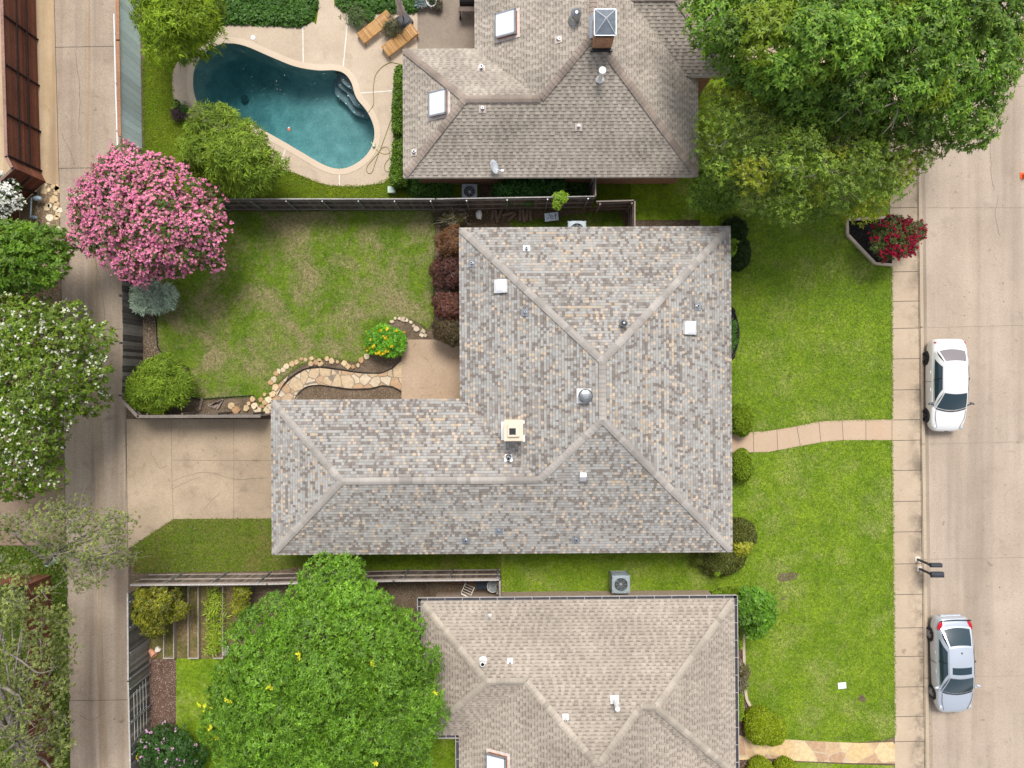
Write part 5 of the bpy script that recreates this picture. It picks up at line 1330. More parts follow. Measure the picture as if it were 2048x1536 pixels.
fence('board_fence', 'weathered grey board fence along the alley beside the kitchen garden', [(297, 1165), (298, 1330), (303, 1536), (306, 1700)], 1.85, LGT, 1, rails=(), bw=.14, gap=.006, cap=((0.42, 0.40, 0.38), .07), posts=posts_between((297, 1180), (298, 1325), 4) + posts_between((299, 1345), (303, 1530), 4, 1), post='steel')
fence('painted_fence', 'pale blue-grey painted fence with rusty cap between alley and pool yard', [(276, -260), (281, 120), (284, 300)], 1.95, [(0.72, 0.83, 0.92), (0.76, 0.86, 0.94), (0.68, 0.80, 0.89)], -1, bw=.3, gap=.02, rails=(.08, 1.0, 1.85),
      posts=[(278, -80, 0), (279, 10, 0), (281, 105, 1), (283, 200, 1), (284, 290, 1)], post='wood', railcol=(0.3, 0.32, 0.36), cap=((0.36, 0.19, 0.115), .16), mat=attr_mat('painted_board', 0.7, 0.06, 8, 0, 0.3))
fence('stained_fence', 'tall red-brown horizontal board fence with dark posts across the alley', [(66, -300), (72, 0), (82, 345), (92, 364)], 2.35, [(0.21, 0.085, 0.055), (0.25, 0.105, 0.068), (0.175, 0.072, 0.048)], -1, horizontal=True, bw=.145, gap=.012, rails=(.08, 2.25),
      posts=[], railcol=(0.035, 0.028, 0.028), cap=((0.33, 0.20, 0.165), .14))
root = [o for o in COL.objects if o.name == 'stained_fence'][0]
for y in (-200, -100, -10, 80, 172, 264, 342):
    x = 72 + (y - 0) * 10 / 345 + 1.0
    mb = MB(); c = P(x, y); mb.box((c.x + .03, c.y, 1.17), (.07, .06, 2.34), col=(0.03, 0.025, 0.028)); mb.build('post', M_wood, root)
for z in (.85, 1.55):
    mb = MB(); mb.bar(P(67, -300) + Vector((.04, 0, z)), P(82.5, 345) + Vector((.04, 0, z)), .05, .07, col=(0.045, 0.03, 0.028)); mb.build('rail', M_wood, root)
fence('stained_fence', 'red-brown fence return turning the corner behind the white flowers', [(92, 364), (38, 412), (42, 470), (50, 620)], 2.2, [(0.14, 0.055, 0.038), (0.165, 0.065, 0.045)], 1, horizontal=True, bw=.145, gap=.012, rails=(1.1,), posts=[(70, 384, 0), (50, 401, 0)], post='wood', railcol=(0.05, 0.035, 0.03), cap=((0.22, 0.15, 0.125), .12))
fence('stained_fence', 'rusty red fence half hidden under the gnarled oak', [(-60, 1148), (103, 1150), (106, 1400), (110, 1600)], 1.8, [(0.22, 0.09, 0.052), (0.18, 0.078, 0.046), (0.26, 0.115, 0.068)], -1, bw=.14, rails=(.4, 1.4), railcol=(0.2, 0.08, 0.05), posts=[(104, 1200, 1), (105, 1300, 1), (106, 1395, 1)], post='wood')
# conduit on the painted fence
mb = MB(); mb.tube([P(228, 28, 1.5), P(231, 160, 1.5), P(235, 292, 1.5)], .03, 8)
tag(mb.build('conduit_pipe', M_white), 'thin white pipe running along the alley side of the painted fence', 'pipe')
# wire trellis and yellow plate on the weathered alley fence
def pf(px_top, py, z): return P(px_top, py, z)
mb = MB()
for i in range(5):
    y0, y1 = 1358 + i * -3, 1448 + i * -2
    zt = 1.6 - i * .27
    a = P(300, y0, 0); b = P(302, y1, 0)
    mb.tube([Vector((a.x + .06, a.y, zt)), Vector((b.x + .06, b.y, zt))], .009, 5)
for t in (0, .5, 1):
    a = P(300 + 2 * t, 1358 + 88 * t); mb.tube([Vector((a.x + .06, a.y, .5)), Vector((a.x + .06, a.y, 1.62))], .008, 5)
tag(mb.build('wire_trellis', plain('pale_wire', (0.6, 0.6, 0.6), .5)), 'pale wire trellis panel fixed on the weathered alley fence', 'trellis')
c = P(303, 1483); mb = MB(); M = Matrix.Translation((c.x + .07, c.y, 1.35)) @ Matrix.Rotation(R(75), 4, 'Y')
mb.lathe([(0, .03), (.12, .03), (.15, .02), (.155, 0), (0, 0)], None, 18, M=M)
tag(mb.build('garden_plaque', plain('yellow_enamel', (0.78, 0.50, 0.04), .4)), 'round yellow plate hanging on the alley fence above the mauve flowers', 'plate')

# ---------------------------------------------------------------- parked cars
def paint(name, c, metal=0.0, rough=0.3, coat=1.0):
    t = NT(name); m = t.done(c, rough, metal, 0.5); t.b.inputs['Coat Weight'].default_value = coat; t.b.inputs['Coat Roughness'].default_value = 0.05
    return m
M_glass = paint('car_glass', (0.016, 0.04, 0.055), 0, 0.05, 1)
M_tyre = plain('tyre', (0.022, 0.023, 0.026), 0.85)
M_rim = plain('alloy_rim', (0.42, 0.43, 0.45), 0.35, 0.8)
M_rimd = plain('dark_rim', (0.05, 0.055, 0.065), 0.4, 0.5)
M_red = plain('tail_lamp', (0.5, 0.012, 0.03), 0.2)
M_lamp = plain('lamp_lens', (0.62, 0.64, 0.66), 0.15, 0.3)
M_black = plain('black_trim', (0.015, 0.015, 0.018), 0.5)
def car(name, label, px, py, heading, Lc, Wc, pt, mirror_m, rim_m, g, lamps, sunroof=False, spoiler=False, rear_glass=None, group=None):
    c = P(px, py, 0); c.z = -0.136
    root = thing(name, label, 'car', c, group, heading)
    def add(mb, nm, m, par=None, **k): return mb.build(nm, m, par or root, world=False, **k)
    yy = lambda t: Lc / 2 - t * Lc
    W = Wc / 2
    ST = [(0, .70, .36, .66, .80), (.012, .80, .30, .74, .93), (.05, .90, .24, .84, .985), (.12, .965, .2, .90, 1.02), (.22, .995, .19, .92, 1.03), (.36, 1, .18, .92, 1.02), (.5, 1, .18, .90, .98), (.62, 1, .18, .88, .96), (.72, .99, .18, .86, .95), (.8, .975, .19, .81, .905), (.88, .945, .19, .75, .84), (.94, .88, .2, .67, .755), (.98, .74, .24, .58, .655), (1.0, .55, .32, .48, .54)]
    rows = []
    for t, w, zb, zs, zt in ST:
        w *= W; y = yy(t)
        half = [(0, zb), (w * .82, zb), (w * .965, zb + .09), (w, (zb + zs) * .52), (w * .985, zs - .03), (w * .94, zs + .02), (w * .84, zt - .012), (w * .5, zt + .012), (0, zt + .022)]
        rows.append([Vector((x, y, z)) for x, z in half] + [Vector((-x, y, z)) for x, z in half[-2:0:-1]])
    mb = MB(); mb.grid(rows, False, True); mb.face(rows[0]); mb.face(rows[-1][::-1])
    me = mb.mesh('body', True, True)
    o = bpy.data.objects.new('body', me); COL.objects.link(o)
    s = o.modifiers.new('s', 'SUBSURF'); s.levels = s.render_levels = 2
    wy = [yy(g['rw']), yy(g['fw'])]; R_ = .315
    cut = []
    for y in wy:
        for sx in (-1, 1):
            b = MB(); M = Matrix.Translation((sx * W, y, .32)) @ Matrix.Rotation(R(90), 4, 'Y')
            b.lathe([(0, -.24), (R_ + .045, -.24), (R_ + .045, .2), (0, .2)], None, 28, M=M)
            q = bpy.data.objects.new('cut', b.mesh('cut', False, True)); COL.objects.link(q); cut.append(q)
            m = o.modifiers.new('b', 'BOOLEAN'); m.operation = 'DIFFERENCE'; m.object = q; m.solver = 'EXACT'
    dg = bpy.context.evaluated_depsgraph_get()
    me2 = bpy.data.meshes.new_from_object(o.evaluated_get(dg))
    for q in cut + [o]: bpy.data.objects.remove(q)
    me2.materials.clear(); me2.name = 'body'
    body = link('body', me2, pt, root, world=False)
    # cabin: shell of painted pillars and roof with glass panes set in it
    zB, zR = .93, g['zr']; yb, yrr, yrf, yf = (yy(g[k]) for k in ('rb', 'rr', 'rf', 'wf'))
    wb, wr = W * .905, W * .64
    def lerp(a, b, t): return a + (b - a) * t
    def wind(u, v):
        lo = Vector((wb * .95 * u, yf - .16 * (1 - u * u) + .0, zB + .02)); hi = Vector((wr * .96 * u, yrf - .06 * (1 - u * u), zR + .02 * (1 - u * u)))
        p = lerp(lo, hi, v); p.z += .03 * math.sin(math.pi * v); return p
    def rear(u, v):
        lo = Vector((wb * .88 * u, yb + .12 * (1 - u * u), zB + .07)); hi = Vector((wr * .93 * u, yrr + .05 * (1 - u * u), zR + .005 + .02 * (1 - u * u)))
        p = lerp(lo, hi, v); p.z += .035 * math.sin(math.pi * v); return p
    def roof(u, v):
        y = lerp(yrr + .05 * (1 - u * u), yrf - .06 * (1 - u * u), v); ww = lerp(wr * .93, wr * .96, v) + .02 * math.sin(math.pi * v)
        return Vector((ww * u, y, zR + .045 * math.sin(math.pi * v) * (1 - .6 * u * u) + .02 * (1 - u * u)))
    def side(sx):
        def f(u, v):
            lo = Vector((sx * (wb + .03 * math.sin(math.pi * u)), lerp(yb, yf, u), zB + lerp(.07, .02, u)))
            e = roof(sx, max(0, min(1, (u - .0))))
            p = lerp(lo, Vector((e.x, e.y, e.z)), v); p.x += sx * .035 * math.sin(math.pi * v); return p
        return f
    mb = MB()
    for fn, us in ((wind, (-1, 1)), (rear, (-1, 1)), (roof, (-1, 1)), (side(-1), (0, 1)), (side(1), (0, 1))):
        mb.grid([[fn(lerp(us[0], us[1], i / 14), j / 10) for j in range(11)] for i in range(15)])
    add(mb, 'roof', pt, smooth=True, weld=True)
    def pane(fn, u0, u1, v0, v1, nm, outline=None, off=.012, m=M_glass, flip=1):
        q = MB(); gr = []
        for i in range(15):
            row = []
            for j in range(9):
                v = lerp(v0, v1, j / 8); s = i / 14
                u = lerp(u0, u1, s)
                if outline: u = lerp(outline(v)[0], outline(v)[1], s)
                p = fn(u, v); e = .01
                n = (fn(u + e, v) - fn(u - e, v)).cross(fn(u, v + e) - fn(u, v - e))
                n.normalize()
                if n.dot(p - Vector((0, 0, .8))) < 0: n = -n
                row.append(p + n * off)
            gr.append(row)
        q.grid(gr); return add(q, nm, m, smooth=True)
    pane(wind, -.93, .93, .05, .93, 'windscreen')
    pane(rear, -.88, .88, .1, .9, 'rear_window', m=rear_glass or M_glass)
    for sx in (-1, 1):
        w_ = pane(side(sx), .1, .93, .1, .86, 'side_window', outline=lambda v: (.13 + .05 * v, .95 - .10 * v))
        q = MB(); uu = .52
        f = side(sx); q.tube([f(uu, v) + Vector((sx * .018, 0, 0)) for v in (.08, .3, .6, .88)], .022, 6); add(q, 'window_pillar', M_black, w_)
    q = MB(); q.tube([wind(u, 0.0) + Vector((0, -.03, .012)) for u in (-.92, -.6, -.3, 0, .3, .6, .92)], .024, 6); add(q, 'wiper_cowl', M_black)
    # wheels
    for y in wy:
        for sx in (-1, 1):
            M = Matrix.Translation((sx * (W - .10), y, .32)) @ Matrix.Rotation(R(90 * sx), 4, 'Y')
            wd = thing('wheel', None, None); wd.parent = root; WO[wd] = Vector((0, 0, 0))
            q = MB(); q.lathe([(.2, -.1), (.29, -.1), (.318, -.06), (.32, .06), (.295, .1), (.215, .1), (.205, .07)], None, 28, M=M); add(q, 'tyre', M_tyre, wd, smooth=True)
            q = MB(); q.lathe([(.21, .085), (.2, .06), (.19, .03), (0, .03)], None, 24, M=M)
            for k in range(6):
                a = 6.2832 * k / 6; q.bar(M @ Vector((.03 * math.cos(a), .03 * math.sin(a), .085)), M @ Vector((.2 * math.cos(a), .2 * math.sin(a), .08)), .05, .03, up=(M.to_3x3() @ Vector((0, 0, 1))))
            q.lathe([(0, .1), (.05, .1), (.06, .06)], None, 12, M=M)
            add(q, 'rim', rim_m, wd)
            wl = MB(); 
    def oriented(v): return Vector((0, 0, 1)).rotation_difference(Vector(v)).to_matrix().to_4x4()
    for sx in (-1, 1):
        q = MB(); y = yy(.70)
        M = Matrix.Translation((sx * (W + .10), y + .03, .99)) @ Matrix.Rotation(sx * -R(18), 4, 'Z')
        q.ell(None, (.125, .055, .07), M=M); q.bar((sx * (W - .1), y - .06, .94), (sx * (W + .05), y, .96), .06, .04); add(q, 'wing_mirror', mirror_m, smooth=True)
        q = MB(); hx, hy, hz, da, db, dc, rot = lamps['head']
        q.ell(None, (da, db, dc), M=Matrix.Translation((sx * hx * W, yy(hy), hz)) @ Matrix.Rotation(sx * R(rot), 4, 'Z') @ Matrix.Rotation(R(24), 4, 'X')); add(q, 'headlight', M_lamp, smooth=True)
        q = MB(); hx, hy, hz, da, db, dc, rot = lamps['tail']
        q.ell(None, (da, db, dc), M=Matrix.Translation((sx * hx * W, yy(hy), hz)) @ Matrix.Rotation(sx * R(rot), 4, 'Z')); add(q, 'tail_light', M_red, smooth=True)
        for t in (.36, .55):
            q = MB(); q.ell((sx * (W * .985), yy(t), .80), (.025, .09, .02)); add(q, 'door_handle', pt, smooth=True)
        q = MB()
    q = MB(); q.ell((0, -Lc / 2 + .09, .56), (.34, .07, .07)); add(q, 'grille', M_black, smooth=True)
    for sx in (-1, 1):  # shut lines of the bonnet
        q = MB(); q.tube([(sx * W * .80, yy(.765), .955), (sx * W * .78, yy(.85), .875), (sx * W * .62, yy(.95), .735)], .009, 4); add(q, 'bonnet_seam', M_black)
    for sx in (-1, 1):
        q = MB(); q.tube([(sx * W * .995, yy(.46), .25), (sx * W * 1.012, yy(.46), .55), (sx * W * .985, yy(.46), .86)], .011, 4); add(q, 'door_seam', M_black)
    if sunroof:
        pane(roof, -.8, .8, .66, .9, 'sunroof', off=.01)
        q = MB(); q.ell((.0, yrr - .2, zR + .06), (.02, .05, .04)); add(q, 'aerial', M_black, smooth=True)
    if spoiler:
        q = MB(); q.tube([(x * W, yy(.03) + .06 * (1 - x * x), 1.03 + .02 * (1 - x * x)) for x in (-.8, -.5, 0, .5, .8)], .03, 8); add(q, 'boot_lip', M_black, smooth=True)
        q = MB(); q.box((0, Lc / 2 - .03, .55), (1.0, .12, .2)); add(q, 'bumper_panel', pt, bevel=.03)
    return root
M_wcar = paint('white_car_paint', (0.80, 0.80, 0.80), 0, 0.35)
M_scar = paint('silver_car_paint', (0.58, 0.64, 0.73), 0.45, 0.34)
car('parked_car', 'white compact saloon parked at the kerb, nearest to the curved front path', 1881, 770.5, 0, 4.46, 1.76, M_wcar, paint('navy_mirror', (0.04, 0.045, 0.07), 0, .4), M_rimd,
    dict(rw=.205, fw=.825, rb=.13, rr=.265, rf=.565, wf=.735, zr=1.36), dict(head=(.66, .945, .70, .17, .10, .05, -38), tail=(.76, .05, .87, .09, .05, .06, 28)), rear_glass=paint('rear_glass_pale_reflection', (0.22, 0.20, 0.21), 0, .25, .5), group='cars parked along the kerb')  # pale reflection on the rear window is put into the glass colour
car('parked_car', 'silver saloon with dark sunroof parked at the kerb below the mailboxes', 1892, 1321, R(2.2), 4.68, 1.8, M_scar, M_scar, M_rim,
    dict(rw=.20, fw=.80, rb=.10, rr=.28, rf=.56, wf=.735, zr=1.36), dict(head=(.72, .93, .70, .14, .15, .06, -30), tail=(.77, .078, .935, .12, .25, .055, 20)), True, True, group='cars parked along the kerb')
car('parked_car', 'white car half hidden under the oak leaves on the driveway', 1812, -10, R(90), 4.42, 1.74, M_wcar, M_black, M_rimd,
    dict(rw=.205, fw=.825, rb=.13, rr=.265, rf=.565, wf=.735, zr=1.36), dict(head=(.66, .945, .70, .17, .10, .05, -38), tail=(.76, .05, .87, .09, .05, .06, 28)))
bpy.data.objects['parked_car.002'].location.z = 0.03
sheet('side_driveway', [(1420, -300), (1790, -300), (1790, 215), (1640, 215), (1600, 120), (1420, 120)], 0.036, M_walk)

# ---------------------------------------------------------------- street side things
M_mail = plain('navy_mailbox', (0.035, 0.04, 0.055), 0.45)
def mailbox(label, px, py, zt, L, wd, rot, arm=None):
    b = P(px, py); root = thing('mailbox', label, 'mailbox', (b.x, b.y, 0), 'mailboxes at the kerb')
    mb = MB(); mb.box((b.x, b.y, .03), (.22, .24, .06)); mb.build('footing', plain('footing_concrete', (0.7, 0.64, 0.56), .9), root)
    mb = MB(); mb.box((b.x, b.y, zt / 2), (.09, .09, zt)); mb.bar((b.x - .1, b.y, zt - .03), (b.x + .32, b.y, zt - .03), .09, .06); mb.build('post', M_mail, root)
    c = Vector((b.x + .2, b.y, zt)); g = []
    for i in range(7):
        a = math.pi * i / 6; g.append([c + Vector((x, -math.cos(a) * wd / 2, .08 + math.sin(a) * .1)) for x in (-L / 2, L / 2)])
    g = [[c + Vector((x, -wd / 2, 0)) for x in (-L / 2, L / 2)]] + g + [[c + Vector((x, wd / 2, 0)) for x in (-L / 2, L / 2)]]
    mb = MB(); mb.grid(g, True); mb.face([r[0] for r in g]); mb.face([r[1] for r in g][::-1]); bx = mb.build('box', M_mail, root, weld=True)
    mb = MB(); mb.box((c.x + L / 2 + .008, c.y, .08 + zt), (.016, wd * .92, .15)); mb.build('door', M_mail, root)
mailbox('navy mailbox on a post at the kerb, the slimmer one', 1834, 1118, 1.12, .5, .2, 0)
mailbox('wider navy mailbox on a post next to the slimmer one', 1838, 1137, 1.05, .56, .27, 0)
mb = MB(); c = P(2050, 350); c.z = -.136
mb.box((c.x, c.y, c.z + .02), (.3, .3, .04)); mb.lathe([(.11, .04), (.035, .48), (.0, .49)], c, 16)
tag(mb.build('traffic_cone', plain('orange_plastic', (0.85, 0.13, 0.03), .5)), 'orange traffic cone standing on the street at the frame edge', 'cone')
mb = MB(); c = P(1684, 1371, .05); mb.box(c, (.40, .30, .02), R(6)); mb.box(c + Vector((0, 0, .013)), (.32, .22, .006), R(6))
tag(mb.build('lawn_sign', M_white), 'small white card lying on the front lawn', 'sign')
# raised mulch bed with pale edging at the pavement
M_edge = concrete('edging_stone', (0.52, 0.43, 0.32), (0.60, 0.5, 0.39), (0.4, 0.32, 0.23), .5)
tp = [(1691, 441), (1779, 436), (1781, 531), (1747, 528), (1692, 470)]
pb = thing('planter_bed', 'raised planter bed of black mulch with a pale stone edging by the pavement', 'planter bed', P(1740, 485))
mb = MB(); q = [P(x, y) for x, y in tp]; mb.prism([(p.x, p.y) for p in q], .0, .14); mb.build('mulch', M_blackmulch, pb)
mb = MB()
for i in (0, 2, 3, 4): mb.bar(q[i] + Vector((0, 0, .1)), q[(i + 1) % 5] + Vector((0, 0, .1)), .12, .2)
mb.build('edging', M_edge, pb)
mb = MB()
for a, b in (((1486, 1268), (1488, 1338)), ((1490, 1380), (1493, 1398)), ((1493, 1398), (1503, 1418))): mb.bar(P(*a, .07), P(*b, .07), .13, .16)
tag(mb.build('stone_kerb', M_edge), 'pale stone kerb edging the bed of the tan house', 'kerb')
mb = MB(); pts = [P(x, y, .05) for x, y in curve([(1462, 612), (1473, 635), (1478, 665), (1474, 695), (1462, 722)], 5) ] if False else [P(v[0], v[1], .05) for v in curve([(1462, 612), (1473, 635), (1478, 665), (1474, 695), (1462, 722)], 5)]
mb.tube(pts, .03, 5); tag(mb.build('bed_edging', M_black), 'thin black edging strip around the mulch crescent', 'edging')

# ---------------------------------------------------------------- air conditioners
M_ac = plain('ac_casing', (0.30, 0.36, 0.40), 0.5, .1)
M_acp = plain('ac_casing_pale', (0.36, 0.43, 0.48), 0.5, .1)
M_coil = plain('ac_coil', (0.05, 0.055, 0.06), 0.7)
def ac(label, px, py, m, s=.84, h=.85, rz=0):
    c = P(px, py, h); b = Vector((c.x, c.y, 0)); root = thing('air_conditioner', label, 'air conditioner', b, 'air conditioners beside the houses')
    mb = MB(); mb.box((b.x, b.y, .04), (s - .04, s - .04, .08)); mb.build('plinth', plain('footing_concrete', (0.7, 0.64, 0.56), .9), root)
    mb = MB(); mb.box((b.x, b.y, .08 + (h - .14) / 2), (s - .08, s - .08, h - .14)); mb.build('coil', M_coil, root)
    mb = MB()
    for k in range(9):
        z = .16 + k * (h - .24) / 9
        for dx, dy, a, d in ((s / 2 - .03, 0, .02, s - .1), (-s / 2 + .03, 0, .02, s - .1), (0, s / 2 - .03, s - .1, .02), (0, -s / 2 + .03, s - .1, .02)): mb.box((b.x + dx, b.y + dy, z), (a, d, .045))
    for sx in (-1, 1):
        for sy in (-1, 1): mb.box((b.x + sx * (s / 2 - .05), b.y + sy * (s / 2 - .05), h / 2), (.09, .09, h - .06))
    mb.build('louvre', m, root)
    # lid: rounded square with a round opening
    N = 48; g = [[], [], [], []]; r0 = s * .36
    for i in range(N):
        a = 6.2832 * i / N; cx_, sy_ = math.cos(a), math.sin(a); k = (abs(cx_) ** 5 + abs(sy_) ** 5) ** -.2
        for j, (rr, z) in enumerate(((s / 2 * k, h - .1), (s / 2 * k, h - .012), (s / 2 * k - .015, h), (None, h + .02))):
            rr = r0 if rr is None else rr
            g[j].append(Vector((b.x + rr * cx_, b.y + rr * sy_, z)))
    g.append([Vector((b.x + r0 * math.cos(6.2832 * i / N), b.y + r0 * math.sin(6.2832 * i / N), h - .16)) for i in range(N)])
    mb = MB(); mb.grid(g, False, True); lid = mb.build('lid', m, root)
    mb = MB(); mb.lathe([(0, h - .17), (r0, h - .17)], b, 24); mb.build('fan_well', M_black, lid)
    mb = MB(); f = Vector((b.x, b.y, h - .09))
    for k in range(4):
        a = 6.2832 * k / 4 + .5; gr = []
        for i in range(6):
            rr = .06 + (r0 - .09) * i / 5; wdt = .28 + .16 * i / 5
            gr.append([f + Vector((rr * math.cos(a + o * wdt), rr * math.sin(a + o * wdt), o * .035)) for o in (-1, 0, 1)])
        mb.grid(gr)
    mb.lathe([(0, .05), (.07, .045), (.08, -.03)], f, 14)
    mb.build('fan', plain('fan_metal', (0.55, 0.55, 0.56), .35, .6), lid)
    mb = MB()
    for rr in (.25, .5, .75): 
        mb.tube([Vector((b.x + rr * r0 * math.cos(6.2832 * i / 24), b.y + rr * r0 * math.sin(6.2832 * i / 24), h + .02)) for i in range(25)], .004, 4, cap=False)
    for k in range(8):
        a = 6.2832 * k / 8; mb.tube([(b.x + .06 * math.cos(a), b.y + .06 * math.sin(a), h + .02), (b.x + r0 * math.cos(a), b.y + r0 * math.sin(a), h + .02)], .004, 4)
    mb.build('fan_guard', m, lid)
ac('grey-blue air conditioner with open fan on the side lawn by the tan house', 1242, 1169, M_ac, .86, .95)
ac('pale air conditioner between the brown roofed house and the board fence', 939, 383, M_acp, .74, .7)
ac('pale air conditioner half tucked under the north eave of the mottled roof', 1154, 460, M_acp, .88, .75)

# ---------------------------------------------------------------- pool terrace furniture
M_teak = attr_mat('teak', 0.6, 0.18, 16, 0, 0.25)
TK = [(0.46, 0.24, 0.075), (0.52, 0.29, 0.10), (0.40, 0.20, 0.065), (0.56, 0.33, 0.13)]
def lounger(label, px, py, ang):
    p = P(px, py, .36); root = thing('sun_lounger', label, 'sun lounger', (p.x, p.y, .03), 'teak sun loungers by the pool', R(ang)); Lg, Wg = 1.84, .60
    def add(mb, n, m=M_teak, par=None): return mb.build(n, m, par or root, world=False)
    zf = lambda x: .33 + (max(0, x - .22) * .12)
    mb = MB()
    for sy in (-1, 1): mb.bar((-Lg / 2, sy * (Wg / 2 - .02), .30), (.25, sy * (Wg / 2 - .02), .30), .04, .07, col=TK[1]); mb.bar((.25, sy * (Wg / 2 - .02), .30), (Lg / 2, sy * (Wg / 2 - .02), .30), .04, .07, col=TK[1])
    for x in (-Lg / 2 + .02, .24, Lg / 2 - .02): mb.bar((x, -Wg / 2 + .04, .30), (x, Wg / 2 - .04, .30), .04, .07, col=TK[0])
    add(mb, 'frame')
    mb = MB(); n = 19
    for i in range(n): x = -Lg / 2 + .03 + i * .058; mb.box((x, 0, .342), (.044, Wg - .02, .016), col=jit(random.choice(TK), .15))
    add(mb, 'seat')
    mb = MB()
    for i in range(11): x = .24 + i * .062; mb.box((x, 0, zf(x) + .012), (.046, Wg - .02, .016), col=jit(random.choice(TK), .15))
    add(mb, 'backrest')
    for x in (-Lg / 2 + .05, Lg / 2 - .12):
        for sy in (-1, 1): mb = MB(); mb.box((x, sy * (Wg / 2 - .03), .14), (.06, .045, .28), col=TK[2]); add(mb, 'leg')
lounger('slatted teak sun lounger on the terrace, the one closer to the ground cover', 751, 53.5, 38)
lounger('slatted teak sun lounger on the terrace, the one closer to the brown roof', 800, 80, 37)
c = P(809, 44, .0); root = thing('garden_parasol', 'closed off-white parasol standing in a dark square base', 'parasol', (c.x, c.y, .03))
mb = MB(); M = Matrix.Translation((c.x, c.y, .12)) @ Matrix.Rotation(R(38), 4, 'Z')
mb.box(None, (.66, .66, .16), mat=M); mb.box(None, (.5, .5, .05), mat=M @ Matrix.Translation((0, 0, .1))); mb.build('base', plain('navy_base', (0.018, 0.022, 0.035), .5), root, bevel=.02)
mb = MB(); mb.tube([(c.x, c.y, .1), (c.x, c.y, 2.5)], .025, 8); mb.build('pole', M_dark, root)
mb = MB(); N = 30; g = []
for z, r_ in ((.85, .16), (1.0, .17), (1.3, .13), (1.36, .10), (1.6, .13), (2.0, .10), (2.4, .04), (2.52, .01)):
    g.append([Vector((c.x + r_ * (1 + .35 * math.cos(5 * 6.2832 * k / N + z * 2)) * math.cos(6.2832 * k / N), c.y + r_ * (1 + .35 * math.cos(5 * 6.2832 * k / N + z * 2)) * math.sin(6.2832 * k / N), z)) for k in range(N)])
mb.grid(g, False, True); mb.build('canopy', plain('parasol_cloth', (0.68, 0.60, 0.58), .9), root, smooth=True)
M_terra = plain('terracotta', (0.50, 0.21, 0.11), 0.8)
def pot(name, label, px, py, r, h, m, leaves, pal, spread, up=.6, square=False, group=None, n=160, lw=.04, ll=.16):
    c = P(px, py, h); root = thing(name, label, 'potted plant', (c.x, c.y, .03), group)
    mb = MB(); b = Vector((c.x, c.y, .03))
    if square: mb.box((c.x, c.y, .03 + h / 2), (r * 2, r * 1.5, h))
    else: mb.lathe([(0, 0), (r * .7, 0), (r, h), (r * 1.08, h), (r * 1.08, h - .05), (r, h - .05), (r * .92, h), (r * .88, h - .04), (0, h - .04)], b, 20)
    mb.build('pot', m, root)
    if leaves:
        pos = np.array((c.x, c.y, h)) + rng.normal(0, 1, (n, 3)) * np.array((spread, spread, spread * .5)) * .5; pos[:, 2] = np.abs(pos[:, 2] - h) + h
        s = sprays(pos, nrm(pos - np.array((c.x, c.y, h - .2))), np.zeros(n, int), 7, ll, lw, pal, 1, up)
        leaf_mesh('foliage', *s, M_leaf, root)
    return root
pot('pot_plant', 'leafy green plant in a long dark planter box on the terrace', 712, 33, .24, .35, plain('dark_planter', (0.05, 0.045, 0.045), .7), 1, [(0.10, 0.16, 0.05), (0.14, 0.20, 0.06)], .42, square=True, group='potted plants on the terrace')
pot('pot_plant', 'small dark pot of round green foliage beside the planter box', 738, 30, .13, .3, M_black, 1, G_ivy, .22, group='potted plants on the terrace', n=70)
pot('pot_plant', 'terracotta pot with grey-green bush between the sun loungers', 786, 55, .2, .45, M_terra, 1, [(0.12, 0.12, 0.06), (0.16, 0.15, 0.07), (0.09, 0.10, 0.04)], .4, group='potted plants on the terrace', n=130)
pot('pot_plant', 'white bucket pot with dark soil at the patio edge', 863, 3, .23, .4, M_white, 1, G_dark, .15, group='potted plants on the terrace', n=18)
pot('pot_plant', 'dark pot of bronze foliage next to the white bucket', 875, 10, .15, .3, M_black, 1, [(0.08, 0.05, 0.04), (0.06, 0.07, 0.03)], .2, group='potted plants on the terrace', n=60)
pot('pot_plant', 'blue-grey agave in a pale pot at the corner of the patio', 844, 8, .14, .3, M_white, 1, [(0.16, 0.22, 0.22), (0.12, 0.17, 0.17)], .12, 1.0, group='potted plants on the terrace', n=8, lw=.09, ll=.34)
pot('pot_plant', 'black round pot with yellow-green sprout by the pool edge', 352, 208, .2, .3, M_black, 1, G_lime, .14, group='potted plants on the terrace', n=14)
pot('pot_plant', 'dark pot of purple foliage at the grass edge by the pool', 354, 228, .17, .3, M_black, 1, [(0.10, 0.05, 0.06), (0.07, 0.04, 0.05)], .26, group='potted plants on the terrace', n=50)
pot('pot_plant', 'small pot of dark green leaves nearest the pool coping', 368, 218, .12, .25, M_black, 1, G_ivy, .2, group='potted plants on the terrace', n=30)
c = P(937, 3, .9); root = thing('barbecue_grill', 'black barbecue cart on the patio under the brown eave', 'barbecue', (c.x, c.y, .034))
mb = MB(); g = []
for i in range(9):
    a = math.pi * i / 8; g.append([Vector((c.x + x, c.y + .12 - math.cos(a) * .27, .85 + math.sin(a) * .25)) for x in (-.42, .42)])
mb.grid(g); mb.face([r[0] for r in g]); mb.face([r[1] for r in g][::-1]); mb.build('hood', M_black, root)
mb = MB(); mb.box((c.x, c.y + .12, .7), (.84, .54, .3)); mb.build('firebox', M_dark, root)
mb = MB(); mb.box((c.x, c.y - .3, .8), (.95, .24, .035)); mb.build('shelf', plain('shelf_wood', (0.12, 0.08, 0.06), .6), root)
for sx in (-1, 1):
    for dy in (-.36, .36): mb = MB(); mb.box((c.x + sx * .42, c.y + dy, .42), (.05, .05, .8)); mb.build('leg', M_black, root)
